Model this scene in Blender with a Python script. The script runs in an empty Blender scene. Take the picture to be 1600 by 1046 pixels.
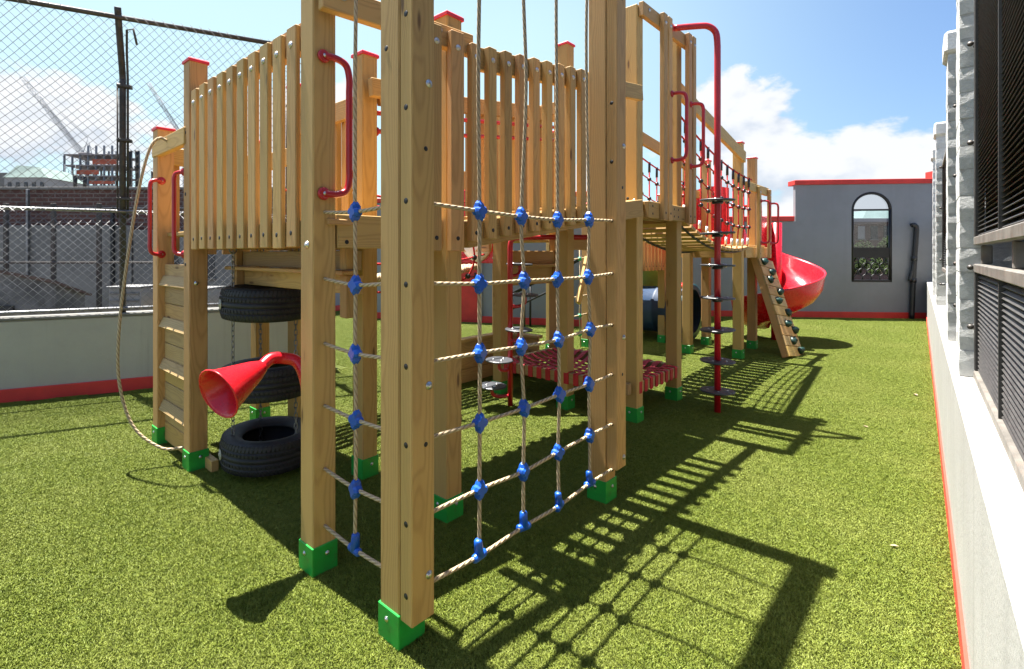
import bpy, math, random
from mathutils import Vector, Matrix, Quaternion
random.seed(7)
V = Vector
S = bpy.context.scene
C = S.collection
R = math.radians

# ------------------------------------------------------------------ camera
cam_d = bpy.data.cameras.new('camera')
cam = bpy.data.objects.new('camera', cam_d); C.objects.link(cam)
cam.location = (-1.1985, -1.5418, 1.5)
cam.rotation_euler = (R(90), 0, R(43.11 - 90))
cam_d.sensor_width = 36; cam_d.lens = 18.012
cam_d.shift_x = 0.0312; cam_d.shift_y = -0.0783
cam_d.clip_start = 0.02; cam_d.clip_end = 3000
S.camera = cam

# ------------------------------------------------------------------ light
SUN_TO = V((-0.06 * math.cos(R(73)), 0.998 * math.cos(R(73)), math.sin(R(73)))).normalized()
SUN_EL = math.asin(SUN_TO.z)
SUN_AZ = math.atan2(SUN_TO.x, SUN_TO.y)          # clockwise from +Y
sun_d = bpy.data.lights.new('sun', 'SUN'); sun_d.energy = 5.0; sun_d.angle = R(0.53)
sun_d.color = (1.0, 0.955, 0.88)
sun = bpy.data.objects.new('sun', sun_d); C.objects.link(sun)
sun.rotation_euler = (-SUN_TO).to_track_quat('-Z', 'Y').to_euler()
sun.location = (-3, 12, 30)

S.view_settings.view_transform = 'Standard'
S.view_settings.look = 'None'
S.view_settings.gamma = 1.0
S.view_settings.exposure = 2.1
S.view_settings.use_curve_mapping = False
S.render.engine = 'CYCLES'
S.cycles.max_bounces = 5; S.cycles.diffuse_bounces = 3; S.cycles.glossy_bounces = 2; S.cycles.transmission_bounces = 2; S.cycles.transparent_max_bounces = 8
S.render.film_transparent = False


class NT:
    """tiny helper for node trees"""
    def __init__(s, nt):
        s.nt = nt
        nt.nodes.clear()

    def n(s, typ, ins=None, **kw):
        d = s.nt.nodes.new(typ)
        for k, v in kw.items():
            setattr(d, k, v)
        for k, v in (ins or {}).items():
            s.set(d, k, v)
        return d

    def set(s, d, k, v):
        sock = d.inputs[k]
        if isinstance(v, bpy.types.NodeSocket):
            s.nt.links.new(v, sock)
        elif isinstance(v, bpy.types.Node):
            s.nt.links.new(v.outputs[0], sock)
        else:
            if hasattr(sock.default_value, '__len__') and not isinstance(v, (int, float)):
                v = tuple(v)
                if len(sock.default_value) == 4 and len(v) == 3:
                    v = v + (1,)
            sock.default_value = v

    def math(s, op, a, b=0.0, c=None, clamp=False):
        d = s.n('ShaderNodeMath', {0: a, 1: b}, operation=op, use_clamp=clamp)
        if c is not None: s.set(d, 2, c)
        return d.outputs[0]

    def vmath(s, op, a, b=(0, 0, 0)):
        d = s.n('ShaderNodeVectorMath', {0: a, 1: b}, operation=op)
        return d.outputs['Value'] if op in ('LENGTH', 'DOT_PRODUCT', 'DISTANCE') else d.outputs[0]

    def mix(s, f, a, b, blend='MIX'):
        d = s.n('ShaderNodeMix', data_type='RGBA', blend_type=blend)
        s.set(d, 0, f); s.set(d, 6, a); s.set(d, 7, b)
        return d.outputs[2]

    def noise(s, vec, scale, detail=2.0, rough=0.5, dist=0.0):
        d = s.n('ShaderNodeTexNoise', {'Scale': scale, 'Detail': detail, 'Roughness': rough, 'Distortion': dist})
        if vec is not None: s.set(d, 'Vector', vec)
        return d.outputs['Fac']

    def ramp(s, f, stops):
        d = s.n('ShaderNodeValToRGB', {0: f})
        e = d.color_ramp.elements
        while len(e) > 1: e.remove(e[-1])
        e[0].position = stops[0][0]; e[0].color = (*stops[0][1], 1) if hasattr(stops[0][1], '__len__') else (stops[0][1],) * 3 + (1,)
        for p, c in stops[1:]:
            x = e.new(p); x.color = (*c, 1) if hasattr(c, '__len__') else (c, c, c, 1)
        return d.outputs[0]

    def sm(s, v, a, b):
        d = s.n('ShaderNodeMapRange', {0: v, 1: a, 2: b, 3: 0.0, 4: 1.0}, interpolation_type='SMOOTHSTEP')
        return d.outputs[0]


# ------------------------------------------------------------------ sky
W_ = bpy.data.worlds.new('World'); S.world = W_; W_.use_nodes = True
t = NT(W_.node_tree)
sky = t.n('ShaderNodeTexSky', sky_type='NISHITA', sun_disc=False)
sky.sun_elevation = SUN_EL; sky.sun_rotation = SUN_AZ
sky.altitude = 30; sky.air_density = 1.15; sky.dust_density = 1.6; sky.ozone_density = 2.2
dirv = t.n('ShaderNodeTexCoord').outputs['Generated']
sep = t.n('ShaderNodeSeparateXYZ', {0: dirv})
el = sep.outputs[2]
# cumulus field: noise on the direction, flattened vertically, thinning out with elevation
cv = t.n('ShaderNodeMapping', {'Vector': dirv, 'Scale': (1.0, 1.0, 1.75), 'Location': (19.38, 17.88, 3.77)}).outputs[0]
cn = t.noise(cv, 3.1, 9.0, 0.56, 0.15)
cv2 = t.n('ShaderNodeMapping', {'Vector': dirv, 'Scale': (1.0, 1.0, 1.75), 'Location': (19.38, 17.88, 3.835)}).outputs[0]
cn2 = t.noise(cv2, 3.1, 5.0, 0.55, 0.15)
thin = t.math('MULTIPLY', t.sm(el, 0.20, 0.52), 0.34)
dens = t.math('SUBTRACT', cn, thin)
cov = t.sm(dens, 0.452, 0.505)
cov = t.math('MULTIPLY', cov, 0.94)
shade = t.sm(t.math('SUBTRACT', cn2, cn), -0.03, 0.11)
ccol = t.mix(shade, (4.75, 4.8, 4.9), (3.0, 3.4, 4.0))
skyc = t.mix(1.0, sky.outputs[0], (0.69, 0.80, 0.93), 'MULTIPLY')
# low haze, brighter on the sun's side of the sky, thinning out with elevation
sh2 = V((SUN_TO.x, SUN_TO.y, 0)).normalized()
hl = t.vmath('NORMALIZE', t.vmath('MULTIPLY', dirv, (1, 1, 0)))
sd = t.vmath('DOT_PRODUCT', hl, tuple(sh2))
hz_w = t.math('MULTIPLY', t.sm(sd, -0.15, 0.62), t.math('SUBTRACT', 1.0, t.sm(el, 0.36, 0.80)))
skyc = t.mix(t.math('MULTIPLY', hz_w, 0.76), skyc, (3.8, 5.2, 5.4))
fin = t.mix(cov, skyc, ccol)
bg = t.n('ShaderNodeBackground', {'Color': fin, 'Strength': 0.05})
out = t.n('ShaderNodeOutputWorld', {'Surface': bg})

# ------------------------------------------------------------------ materials
M = {}

def material(name):
    m = bpy.data.materials.new(name); m.use_nodes = True
    M[name] = m
    return m, NT(m.node_tree)

def finish(t, color, rough=0.5, metal=0.0, normal=None, spec=0.5, coat=0.0, extra=None):
    b = t.n('ShaderNodeBsdfPrincipled', {'Base Color': color, 'Roughness': rough, 'Metallic': metal, 'Specular IOR Level': spec, 'Coat Weight': coat})
    if normal is not None: t.set(b, 'Normal', normal)
    for k, v in (extra or {}).items(): t.set(b, k, v)
    t.n('ShaderNodeOutputMaterial', {'Surface': b.outputs[0]})
    return b

def simple(name, c, rough=0.5, metal=0.0, var=0.15, scale=6.0, bump=0.0, bscale=60.0, spec=0.5, coat=0.0, dirt=None, streak=0.0):
    """colour with soft variation, wear in the gloss and a fine relief"""
    m, t = material(name)
    tc = t.n('ShaderNodeTexCoord').outputs['Object']
    rnd = t.n('ShaderNodeObjectInfo').outputs['Random']
    off = t.n('ShaderNodeCombineXYZ', {0: t.math('MULTIPLY', rnd, 17.0), 1: t.math('MULTIPLY', rnd, 5.0), 2: rnd}).outputs[0]
    vec = t.vmath('ADD', tc, off)
    nz = t.noise(vec, scale, 5.0, 0.6)
    lo = tuple(x * (1 - var) for x in c); hi = tuple(min(1, x * (1 + var)) for x in c)
    col = t.mix(t.sm(nz, 0.3, 0.7), lo, hi)
    if dirt:
        d2 = t.noise(vec, scale * 2.7, 8.0, 0.7)
        col = t.mix(t.math('MULTIPLY', t.sm(d2, 0.52, 0.72), dirt[1]), col, dirt[0])
    if streak:
        sv = t.noise(t.vmath('MULTIPLY', vec, (7.0, 7.0, 0.35)), 1.0, 5.0, 0.65)
        col = t.mix(t.math('MULTIPLY', t.sm(sv, 0.5, 0.75), streak), col, tuple(x * 0.62 for x in c))
    rg = t.math('ADD', t.math('MULTIPLY', t.noise(vec, scale * 3, 4.0, 0.6), 0.25), rough - 0.12, clamp=True)
    nrm = None
    if bump:
        nrm = t.n('ShaderNodeBump', {'Strength': bump, 'Distance': 0.01, 'Height': t.noise(vec, bscale, 6.0, 0.65)}).outputs[0]
    finish(t, col, rg, metal, nrm, spec, coat)
    return m

def wood(name, light, dark, tint_a, tint_b):
    """sawn pine: growth rings round a heart off the board's axis, fibre streaks, sparse knots, tint per board"""
    m, t = material(name)
    tc = t.n('ShaderNodeTexCoord').outputs['Object']
    rnd = t.n('ShaderNodeObjectInfo').outputs['Random']
    r2 = t.math('FRACT', t.math('MULTIPLY', rnd, 37.7))
    r3 = t.math('FRACT', t.math('MULTIPLY', rnd, 91.3))
    off = t.n('ShaderNodeCombineXYZ', {0: t.math('MULTIPLY', rnd, 31.0), 1: 0.0, 2: 0.0}).outputs[0]
    v = t.vmath('ADD', tc, off)
    s = t.n('ShaderNodeSeparateXYZ', {0: v})
    x, y, z = s.outputs
    # knots
    kv = t.n('ShaderNodeCombineXYZ', {0: t.math('MULTIPLY', x, 1.9), 1: t.math('MULTIPLY', y, 8.0), 2: t.math('MULTIPLY', z, 8.0)}).outputs[0]
    kn = t.n('ShaderNodeTexVoronoi', {'Vector': kv, 'Scale': 1.0, 'Randomness': 1.0}, feature='F1')
    kd = kn.outputs['Distance']
    knot = t.sm(kd, 0.11, 0.045)
    around = t.sm(kd, 0.38, 0.06)
    wob = t.noise(t.vmath('MULTIPLY', v, (1.3, 3.0, 3.0)), 1.0, 3.0, 0.5)
    wob = t.math('MULTIPLY', t.math('SUBTRACT', wob, 0.5), 0.055)
    cy = t.math('ADD', y, t.math('MULTIPLY', t.math('SUBTRACT', r2, 0.5), 0.16))
    cz = t.math('ADD', z, t.math('ADD', 0.03, t.math('MULTIPLY', r3, 0.07)))
    tilt = t.math('MULTIPLY', t.math('SUBTRACT', t.math('MULTIPLY', rnd, 31.0), x), 0.018)
    rr = t.vmath('LENGTH', t.n('ShaderNodeCombineXYZ', {0: 0.0, 1: cy, 2: t.math('ADD', cz, tilt)}).outputs[0])
    rr = t.math('ADD', t.math('ADD', rr, wob), t.math('MULTIPLY', around, 0.012))
    ph = t.math('MULTIPLY', rr, 760.0)
    ring = t.math('ADD', t.math('MULTIPLY', t.math('SINE', ph), 0.5), 0.5)
    ring = t.math('POWER', ring, 2.2)
    fib = t.noise(t.vmath('MULTIPLY', v, (5.0, 420.0, 420.0)), 1.0, 2.0, 0.5)
    big = t.noise(t.vmath('MULTIPLY', v, (0.9, 6.0, 6.0)), 1.0, 3.0, 0.5)
    f = t.math('ADD', t.math('MULTIPLY', ring, 0.45), t.math('MULTIPLY', t.math('SUBTRACT', fib, 0.5), 0.55))
    f = t.math('ADD', f, t.math('MULTIPLY', t.math('SUBTRACT', big, 0.5), 0.45), clamp=True)
    col = t.mix(f, light, dark)
    tint = t.mix(t.math('FRACT', t.math('MULTIPLY', rnd, 57.1)), tint_a, tint_b)
    col = t.mix(1.0, col, tint, 'MULTIPLY')
    vb = t.math('ADD', 0.82, t.math('MULTIPLY', r3, 0.26))
    col = t.mix(1.0, col, t.n('ShaderNodeCombineXYZ', {0: vb, 1: vb, 2: vb}).outputs[0], 'MULTIPLY')
    scuff = t.noise(v, 2.3, 6.0, 0.7)
    col = t.mix(t.math('MULTIPLY', t.sm(scuff, 0.56, 0.78), 0.35), col, (0.24, 0.17, 0.09))
    col = t.mix(t.math('MULTIPLY', around, 0.20), col, (0.30, 0.16, 0.05))
    col = t.mix(t.math('MULTIPLY', knot, 0.85), col, (0.11, 0.052, 0.02))
    nrm = t.n('ShaderNodeBump', {'Strength': 0.25, 'Distance': 0.004, 'Height': t.math('ADD', f, t.math('MULTIPLY', fib, 0.5))}).outputs[0]
    rg = t.math('ADD', 0.50, t.math('MULTIPLY', fib, 0.22))
    finish(t, col, rg, 0.0, nrm, 0.35)
    return m

wood('pine', (0.515, 0.330, 0.130), (0.320, 0.185, 0.066), (0.96, 1.0, 0.84), (1.0, 0.88, 0.87))
wood('weathered_pine', (0.44, 0.31, 0.15), (0.27, 0.175, 0.08), (1.0, 1.0, 0.95), (1.0, 0.92, 0.85))

def rope_mat(name, c_hi, c_lo, turns=26.0):
    """laid rope: strands spiral along the tube (u round, v metres along)"""
    m, t = material(name)
    uv = t.n('ShaderNodeTexCoord').outputs['UV']
    s = t.n('ShaderNodeSeparateXYZ', {0: uv})
    ph = t.math('ADD', t.math('MULTIPLY', s.outputs[0], 3.0), t.math('MULTIPLY', s.outputs[1], turns))
    w = t.math('ABSOLUTE', t.math('SINE', t.math('MULTIPLY', ph, math.pi)))
    obj = t.n('ShaderNodeTexCoord').outputs['Object']
    fz = t.noise(obj, 400.0, 3.0, 0.6)
    dirt = t.noise(obj, 5.0, 4.0, 0.6)
    f = t.math('MULTIPLY', t.math('POWER', w, 0.6), t.math('ADD', 0.72, t.math('MULTIPLY', fz, 0.4)), clamp=True)
    f = t.math('MULTIPLY', f, t.math('ADD', 0.62, t.math('MULTIPLY', dirt, 0.6)), clamp=True)
    col = t.mix(f, c_lo, c_hi)
    nrm = t.n('ShaderNodeBump', {'Strength': 0.9, 'Distance': 0.004, 'Height': t.math('ADD', w, t.math('MULTIPLY', fz, 0.25))}).outputs[0]
    finish(t, col, 0.8, 0.0, nrm, 0.25)

rope_mat('tan_rope', (0.56, 0.445, 0.29), (0.23, 0.165, 0.095))
rope_mat('red_rope', (0.58, 0.03, 0.03), (0.30, 0.012, 0.014))
rope_mat('dark_rope', (0.035, 0.032, 0.03), (0.012, 0.011, 0.01))
simple('blue_plastic', (0.006, 0.085, 0.45), 0.38, var=0.12, bump=0.08, bscale=120)
simple('green_paint', (0.014, 0.30, 0.040), 0.42, var=0.14, bump=0.06, bscale=40, dirt=((0.06, 0.075, 0.03), 0.5))
simple('red_powder_coat', (0.42, 0.010, 0.018), 0.34, var=0.1, bump=0.05, bscale=220, coat=0.15)
simple('red_cap_plastic', (0.62, 0.018, 0.04), 0.45, var=0.12)
simple('red_plastic', (0.60, 0.010, 0.020), 0.27, var=0.08, bump=0.02, bscale=30, coat=0.2)
simple('rubber', (0.014, 0.0145, 0.017), 0.62, var=0.3, bump=0.2, bscale=90, dirt=((0.06, 0.055, 0.045), 0.3))
simple('black_plastic', (0.016, 0.017, 0.02), 0.38, var=0.2)
simple('disc_rubber', (0.045, 0.048, 0.055), 0.42, var=0.2, bump=0.12, bscale=180)
simple('steel', (0.55, 0.55, 0.54), 0.36, 1.0, var=0.15, bump=0.05)
simple('galvanised', (0.22, 0.22, 0.22), 0.5, 0.9, var=0.25)
simple('fence_wire', (0.040, 0.038, 0.036), 0.6, 0.0, var=0.2)
simple('dark_steel', (0.075, 0.068, 0.062), 0.55, 0.6, var=0.3, dirt=((0.12, 0.06, 0.03), 0.3))
simple('black_iron', (0.012, 0.012, 0.013), 0.5, 0.2, var=0.2)
simple('white_disc', (0.36, 0.35, 0.29), 0.5, var=0.1)
simple('grey_paint', (0.205, 0.214, 0.232), 0.75, var=0.06, scale=1.4, bump=0.25, bscale=70, dirt=((0.18, 0.18, 0.18), 0.25), streak=0.14)
simple('pale_paint', (0.36, 0.35, 0.30), 0.75, var=0.05, scale=1.5, bump=0.22, bscale=60, dirt=((0.28, 0.27, 0.23), 0.22), streak=0.45)
simple('white_paint', (0.37, 0.366, 0.342), 0.7, var=0.05, scale=2.0, bump=0.25, bscale=50, dirt=((0.34, 0.325, 0.29), 0.2), streak=0.45)
simple('brick_paint', (0.58, 0.585, 0.575), 0.8, var=0.10, scale=9.0, bump=0.5, bscale=70, dirt=((0.30, 0.30, 0.29), 0.45))
simple('mortar_paint', (0.46, 0.46, 0.455), 0.85, var=0.15, scale=9.0, bump=0.7, bscale=45)
simple('red_kerb_paint', (0.52, 0.030, 0.022), 0.6, var=0.12, scale=3.0, bump=0.15, bscale=60, dirt=((0.30, 0.03, 0.02), 0.3))
simple('red_edge_paint', (0.68, 0.05, 0.03), 0.6, var=0.08, scale=3.0, bump=0.15, bscale=60)
simple('rough_stone', (0.34, 0.33, 0.30), 0.9, var=0.4, scale=40.0, bump=1.0, bscale=60)
simple('screen_metal', (0.048, 0.045, 0.043), 0.6, 0.2, var=0.25, scale=14)
simple('screen_frame', (0.19, 0.175, 0.155), 0.55, 0.3, var=0.3, scale=8, dirt=((0.22, 0.12, 0.07), 0.4))
simple('concrete', (0.155, 0.150, 0.135), 0.85, var=0.14, scale=0.9, bump=0.3, bscale=20, dirt=((0.11, 0.105, 0.10), 0.5))
simple('tar_roof', (0.075, 0.072, 0.07), 0.9, var=0.3, scale=0.6, bump=0.4, bscale=8)
simple('shed_wall', (0.12, 0.115, 0.11), 0.85, var=0.4, scale=1.6, dirt=((0.05, 0.045, 0.04), 0.7))
simple('rust_trim', (0.09, 0.055, 0.042), 0.8, var=0.3)
simple('far_stone', (0.30, 0.285, 0.26), 0.85, var=0.1, scale=0.2)
simple('far_slab', (0.22, 0.20, 0.20), 0.85, var=0.15, scale=0.2)
simple('orange_netting', (0.36, 0.085, 0.045), 0.85, var=0.2, scale=0.3)
simple('crane_paint', (0.13, 0.15, 0.18), 0.6, var=0.1)
simple('navy_plastic', (0.006, 0.026, 0.07), 0.55, var=0.15, bump=0.05)
simple('teal_plastic', (0.008, 0.06, 0.08), 0.38, var=0.15)
simple('lime_plastic', (0.36, 0.46, 0.09), 0.4, var=0.1)
simple('green_resin', (0.006, 0.034, 0.026), 0.42, var=0.3, bump=0.3, bscale=50)
simple('green_knot', (0.01, 0.30, 0.14), 0.45)
simple('red_strap', (0.45, 0.012, 0.022), 0.65, var=0.15, bump=0.25, bscale=200)
simple('tan_strap', (0.30, 0.22, 0.14), 0.75, var=0.2, bump=0.25, bscale=150)
simple('white_plastic', (0.74, 0.76, 0.80), 0.3, var=0.05)
simple('bark', (0.10, 0.075, 0.05), 0.9, var=0.3, bump=0.5)
simple('leaf', (0.022, 0.036, 0.009), 0.8, var=0.35, scale=3.0, spec=0.1)
simple('copper_roof', (0.15, 0.21, 0.19), 0.7, var=0.15, scale=0.5)
simple('window_glass', (0.03, 0.035, 0.04), 0.12, var=0.1)
simple('rope_end', (0.70, 0.69, 0.66), 0.4, var=0.1)

m, t = material('clear_glass')
t.n('ShaderNodeOutputMaterial', {'Surface': t.n('ShaderNodeMixShader', {0: 0.08, 1: t.n('ShaderNodeBsdfTransparent', {'Color': (0.80, 0.83, 0.86)}).outputs[0], 2: t.n('ShaderNodeBsdfGlossy', {'Color': (0.8, 0.8, 0.8), 'Roughness': 0.05}).outputs[0]}).outputs[0]})

m, t = material('far_brick')
tc = t.n('ShaderNodeTexCoord').outputs['Object']
bk = t.n('ShaderNodeTexBrick', {'Vector': t.n('ShaderNodeMapping', {'Vector': tc, 'Rotation': (R(90), 0, 0)}).outputs[0], 'Color1': (0.075, 0.030, 0.023), 'Color2': (0.105, 0.043, 0.031),
                               'Mortar': (0.15, 0.12, 0.105), 'Scale': 1.0, 'Mortar Size': 0.022, 'Brick Width': 0.50, 'Row Height': 0.16})
dn = t.noise(tc, 0.7, 6.0, 0.65)
col = t.mix(t.math('MULTIPLY', t.sm(dn, 0.4, 0.7), 0.55), bk.outputs[0], (0.055, 0.035, 0.03))
finish(t, col, 0.9, 0.0, t.n('ShaderNodeBump', {'Strength': 0.4, 'Distance': 0.02, 'Height': bk.outputs['Fac']}).outputs[0])

# turf: plastic blades, yellow-green with straw-coloured thatch
def turf(name, base):
    m, t = material(name)
    pos = t.n('ShaderNodeNewGeometry').outputs['Position']
    n1 = t.noise(pos, 1.1, 4.0, 0.6); n2 = t.noise(pos, 26.0, 3.0, 0.6); n3 = t.noise(pos, 210.0, 2.0, 0.5)
    c = t.mix(t.sm(n2, 0.3, 0.7), (0.112, 0.152, 0.015), (0.186, 0.226, 0.032))
    c = t.mix(t.math('MULTIPLY', t.sm(n1, 0.42, 0.66), 0.40), c, (0.222, 0.246, 0.052))
    c = t.mix(t.math('MULTIPLY', t.sm(n3, 0.52, 0.72), 0.35), c, (0.245, 0.255, 0.075))
    if base: c = t.mix(0.6, c, (0.03, 0.038, 0.008))
    b = t.n('ShaderNodeBsdfPrincipled', {'Base Color': c, 'Roughness': 0.58, 'Specular IOR Level': 0.22})
    if not base:
        t.n('ShaderNodeOutputMaterial', {'Surface': b.outputs[0]})
    else:
        t.set(b, 'Roughness', 0.9)
        t.set(b, 'Normal', t.n('ShaderNodeBump', {'Strength': 1.0, 'Distance': 0.02, 'Height': n3}).outputs[0])
        t.n('ShaderNodeOutputMaterial', {'Surface': b.outputs[0]})
turf('turf_blades', False); turf('turf_backing', True)

# ------------------------------------------------------------------ mesh helpers
WM = {}                      # world matrix of every object made here

def mesh(name, verts, faces, smooth=False, uvs=None):
    me = bpy.data.meshes.new(name)
    me.from_pydata([tuple(v) for v in verts], [], faces)
    if smooth: me.polygons.foreach_set('use_smooth', [True] * len(me.polygons))
    if uvs is not None:
        ul = me.uv_layers.new(name='UVMap')
        ul.data.foreach_set('uv', [c for f in me.polygons for li in f.loop_indices for c in uvs(f.index, li - f.loop_start)])
    me.update()
    return me

def link(name, me, mat=None, parent=None, mw=None):
    o = bpy.data.objects.new(name, me); C.objects.link(o)
    mw = mw or Matrix.Identity(4)
    if mat and me is not None and not me.materials: me.materials.append(M[mat])
    if mat and me is not None and me.materials[0] is not M[mat]:
        o.material_slots[0].link = 'OBJECT'; o.material_slots[0].material = M[mat]
    if parent is not None:
        o.parent = parent; o.matrix_parent_inverse = WM[parent.name].inverted()
    o.matrix_basis = mw
    WM[o.name] = mw.copy()
    return o

def tag(o, label=None, cat=None, group=None, kind=None):
    if label: o['label'] = label
    if cat: o['category'] = cat
    if group: o['group'] = group
    if kind: o['kind'] = kind
    return o

def thing(name, label, cat, loc, group=None):
    return tag(link(name, None, None, None, Matrix.Translation(V(loc))), label, cat, group)

_box = {}
def box_mesh(l, w, h, ch=0.004):
    """chamfered box centred on the origin"""
    k = (round(l, 3), round(w, 3), round(h, 3), round(ch, 4))
    if k in _box: return _box[k]
    a, b, c = l / 2, w / 2, h / 2
    ch = min(ch, a * .45, b * .45, c * .45)
    vs = []; idx = {}
    for sx in (-1, 1):
        for sy in (-1, 1):
            for sz in (-1, 1):
                for ax in range(3):
                    p = [sx * (a - ch), sy * (b - ch), sz * (c - ch)]
                    p[ax] = (sx * a, sy * b, sz * c)[ax]
                    idx[(sx, sy, sz, ax)] = len(vs); vs.append(p)
    fs = []
    def quad(q, nrm):
        p = [V(vs[i]) for i in q]
        n = (p[1] - p[0]).cross(p[2] - p[1])
        fs.append(q if n.dot(V(nrm)) > 0 else q[::-1])
    for s in (-1, 1):
        quad([idx[(s, *y, 0)] for y in ((-1, -1), (1, -1), (1, 1), (-1, 1))], (s, 0, 0))
        quad([idx[(x, s, z, 1)] for x, z in ((-1, -1), (1, -1), (1, 1), (-1, 1))], (0, s, 0))
        quad([idx[(x, y, s, 2)] for x, y in ((-1, -1), (1, -1), (1, 1), (-1, 1))], (0, 0, s))
    for s in (-1, 1):
        for r in (-1, 1):
            quad([idx[(-1, s, r, 1)], idx[(1, s, r, 1)], idx[(1, s, r, 2)], idx[(-1, s, r, 2)]], (0, s, r))
            quad([idx[(s, -1, r, 0)], idx[(s, 1, r, 0)], idx[(s, 1, r, 2)], idx[(s, -1, r, 2)]], (s, 0, r))
            quad([idx[(s, r, -1, 0)], idx[(s, r, 1, 0)], idx[(s, r, 1, 1)], idx[(s, r, -1, 1)]], (s, r, 0))
    for sx in (-1, 1):
        for sy in (-1, 1):
            for sz in (-1, 1):
                q = [idx[(sx, sy, sz, k2)] for k2 in range(3)]
                p = [V(vs[i]) for i in q]
                n = (p[1] - p[0]).cross(p[2] - p[1])
                fs.append(q if n.dot(V((sx, sy, sz))) > 0 else q[::-1])
    me = mesh('box', vs, fs)
    _box[k] = me
    return me

def frame(a, b, nrm):
    """matrix: local X from a to b, local Z near nrm, origin mid-way"""
    a, b = V(a), V(b)
    x = (b - a).normalized(); z = V(nrm); z = (z - x * z.dot(x)).normalized(); y = z.cross(x)
    m = Matrix((x, y, z)).transposed().to_4x4(); m.translation = (a + b) / 2
    return m

def board(name, a, b, w, th, nrm, parent, mat='pine', ch=0.004):
    """sawn board from a to b: width w across, thickness th along nrm"""
    return link(name, box_mesh((V(b) - V(a)).length, w, th, ch), mat, parent, frame(a, b, nrm))

def block(name, lo, hi, parent, mat, ch=0.003):
    lo, hi = V(lo), V(hi); d = hi - lo
    return link(name, box_mesh(d.x, d.y, d.z, ch), mat, parent, Matrix.Translation((lo + hi) / 2))

def lathe(name, prof, seg=16, smooth=True, cap=True):
    vs, fs = [], []
    for r, z in prof:
        for i in range(seg):
            a = 2 * math.pi * i / seg
            vs.append((r * math.cos(a), r * math.sin(a), z))
    n = len(prof)
    for j in range(n - 1):
        for i in range(seg):
            k = (i + 1) % seg
            fs.append((j * seg + i, j * seg + k, (j + 1) * seg + k, (j + 1) * seg + i))
    if cap:
        if prof[0][0] > 1e-5: fs.append(tuple(range(seg))[::-1])
        if prof[-1][0] > 1e-5: fs.append(tuple((n - 1) * seg + i for i in range(seg)))
    return mesh(name, vs, fs, smooth)

def align(p, nrm):
    m = V(nrm).normalized().to_track_quat('Z', 'Y').to_matrix().to_4x4(); m.translation = V(p)
    return m

def smooth_path(pts, n=8, closed=False):
    pts = [V(p) for p in pts]; out = []; m = len(pts)
    for i in range(m if closed else m - 1):
        p = [pts[(i + k) % m] if closed else pts[max(0, min(m - 1, i + k))] for k in (-1, 0, 1, 2)]
        for j in range(n):
            u = j / n
            out.append(0.5 * ((2 * p[1]) + (p[2] - p[0]) * u + (2 * p[0] - 5 * p[1] + 4 * p[2] - p[3]) * u * u + (3 * p[1] - p[0] - 3 * p[2] + p[3]) * u ** 3))
    if not closed: out.append(pts[-1])
    return out

def tube_geo(pts, r, seg=8, closed=False, vs=None, fs=None, uv=None):
    pts = [V(p) for p in pts]; m = len(pts)
    vs = [] if vs is None else vs; fs = [] if fs is None else fs; uv = [] if uv is None else uv
    b0 = len(vs)
    T = []
    for i in range(m):
        a = pts[(i - 1) % m] if closed or i else pts[0]; b = pts[(i + 1) % m] if closed or i < m - 1 else pts[-1]
        T.append((b - a).normalized())
    up = V((0, 0, 1)) if abs(T[0].z) < 0.9 else V((1, 0, 0))
    nrm = (up - T[0] * up.dot(T[0])).normalized()
    dist = [0.0]
    for i in range(m):
        if i:
            ax = T[i - 1].cross(T[i])
            if ax.length > 1e-7: nrm = Quaternion(ax.normalized(), T[i - 1].angle(T[i])) @ nrm
            nrm = (nrm - T[i] * nrm.dot(T[i])).normalized()
            dist.append(dist[-1] + (pts[i] - pts[i - 1]).length)
        bn = T[i].cross(nrm); rr = r[i] if hasattr(r, '__len__') else r
        for k in range(seg):
            a = 2 * math.pi * k / seg
            vs.append(pts[i] + (nrm * math.cos(a) + bn * math.sin(a)) * rr)
    for i in range(m if closed else m - 1):
        j = (i + 1) % m
        for k in range(seg):
            l = (k + 1) % seg
            fs.append((b0 + i * seg + k, b0 + i * seg + l, b0 + j * seg + l, b0 + j * seg + k))
            d0 = dist[i]; d1 = dist[j] if j else dist[-1] + (pts[0] - pts[-1]).length
            uv.append(((k / seg, d0), ((k + 1) / seg, d0), ((k + 1) / seg, d1), (k / seg, d1)))
    if not closed:
        fs.append(tuple(b0 + k for k in range(seg))[::-1]); uv.append(((0, 0),) * seg)
        fs.append(tuple(b0 + (m - 1) * seg + k for k in range(seg))); uv.append(((0, 0),) * seg)
    return vs, fs, uv

def tube(name, pts, r, mat, parent=None, seg=8, closed=False):
    vs, fs, uv = tube_geo(pts, r, seg, closed)
    return link(name, mesh(name, vs, fs, True, lambda f, i: uv[f][i]), mat, parent)

def tubes(name, paths, r, mat, parent=None, seg=6):
    vs, fs, uv = [], [], []
    for p in paths: tube_geo(p, r, seg, False, vs, fs, uv)
    return link(name, mesh(name, vs, fs, True, lambda f, i: uv[f][i]), mat, parent)

BOLT = lathe('bolt', [(0.019, 0.0), (0.019, 0.0025), (0.012, 0.0035), (0.0115, 0.008), (0.007, 0.0105), (0.0, 0.011)], 10)
BOLT.materials.append(M['steel'])
def bolt(p, nrm, parent, s=1.0, mat='steel'):
    return link('bolt', BOLT, mat, parent, align(p, nrm) @ Matrix.Scale(s, 4))

HOLE = lathe('bolt_hole', [(0.014, 0.0), (0.013, 0.0012), (0.0, 0.0014)], 10)
HOLE.materials.append(M['black_iron'])
def hole(p, nrm, parent, s=1.0): return link('bolt_hole', HOLE, 'black_iron', parent, align(p, nrm) @ Matrix.Scale(s, 4))

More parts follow.
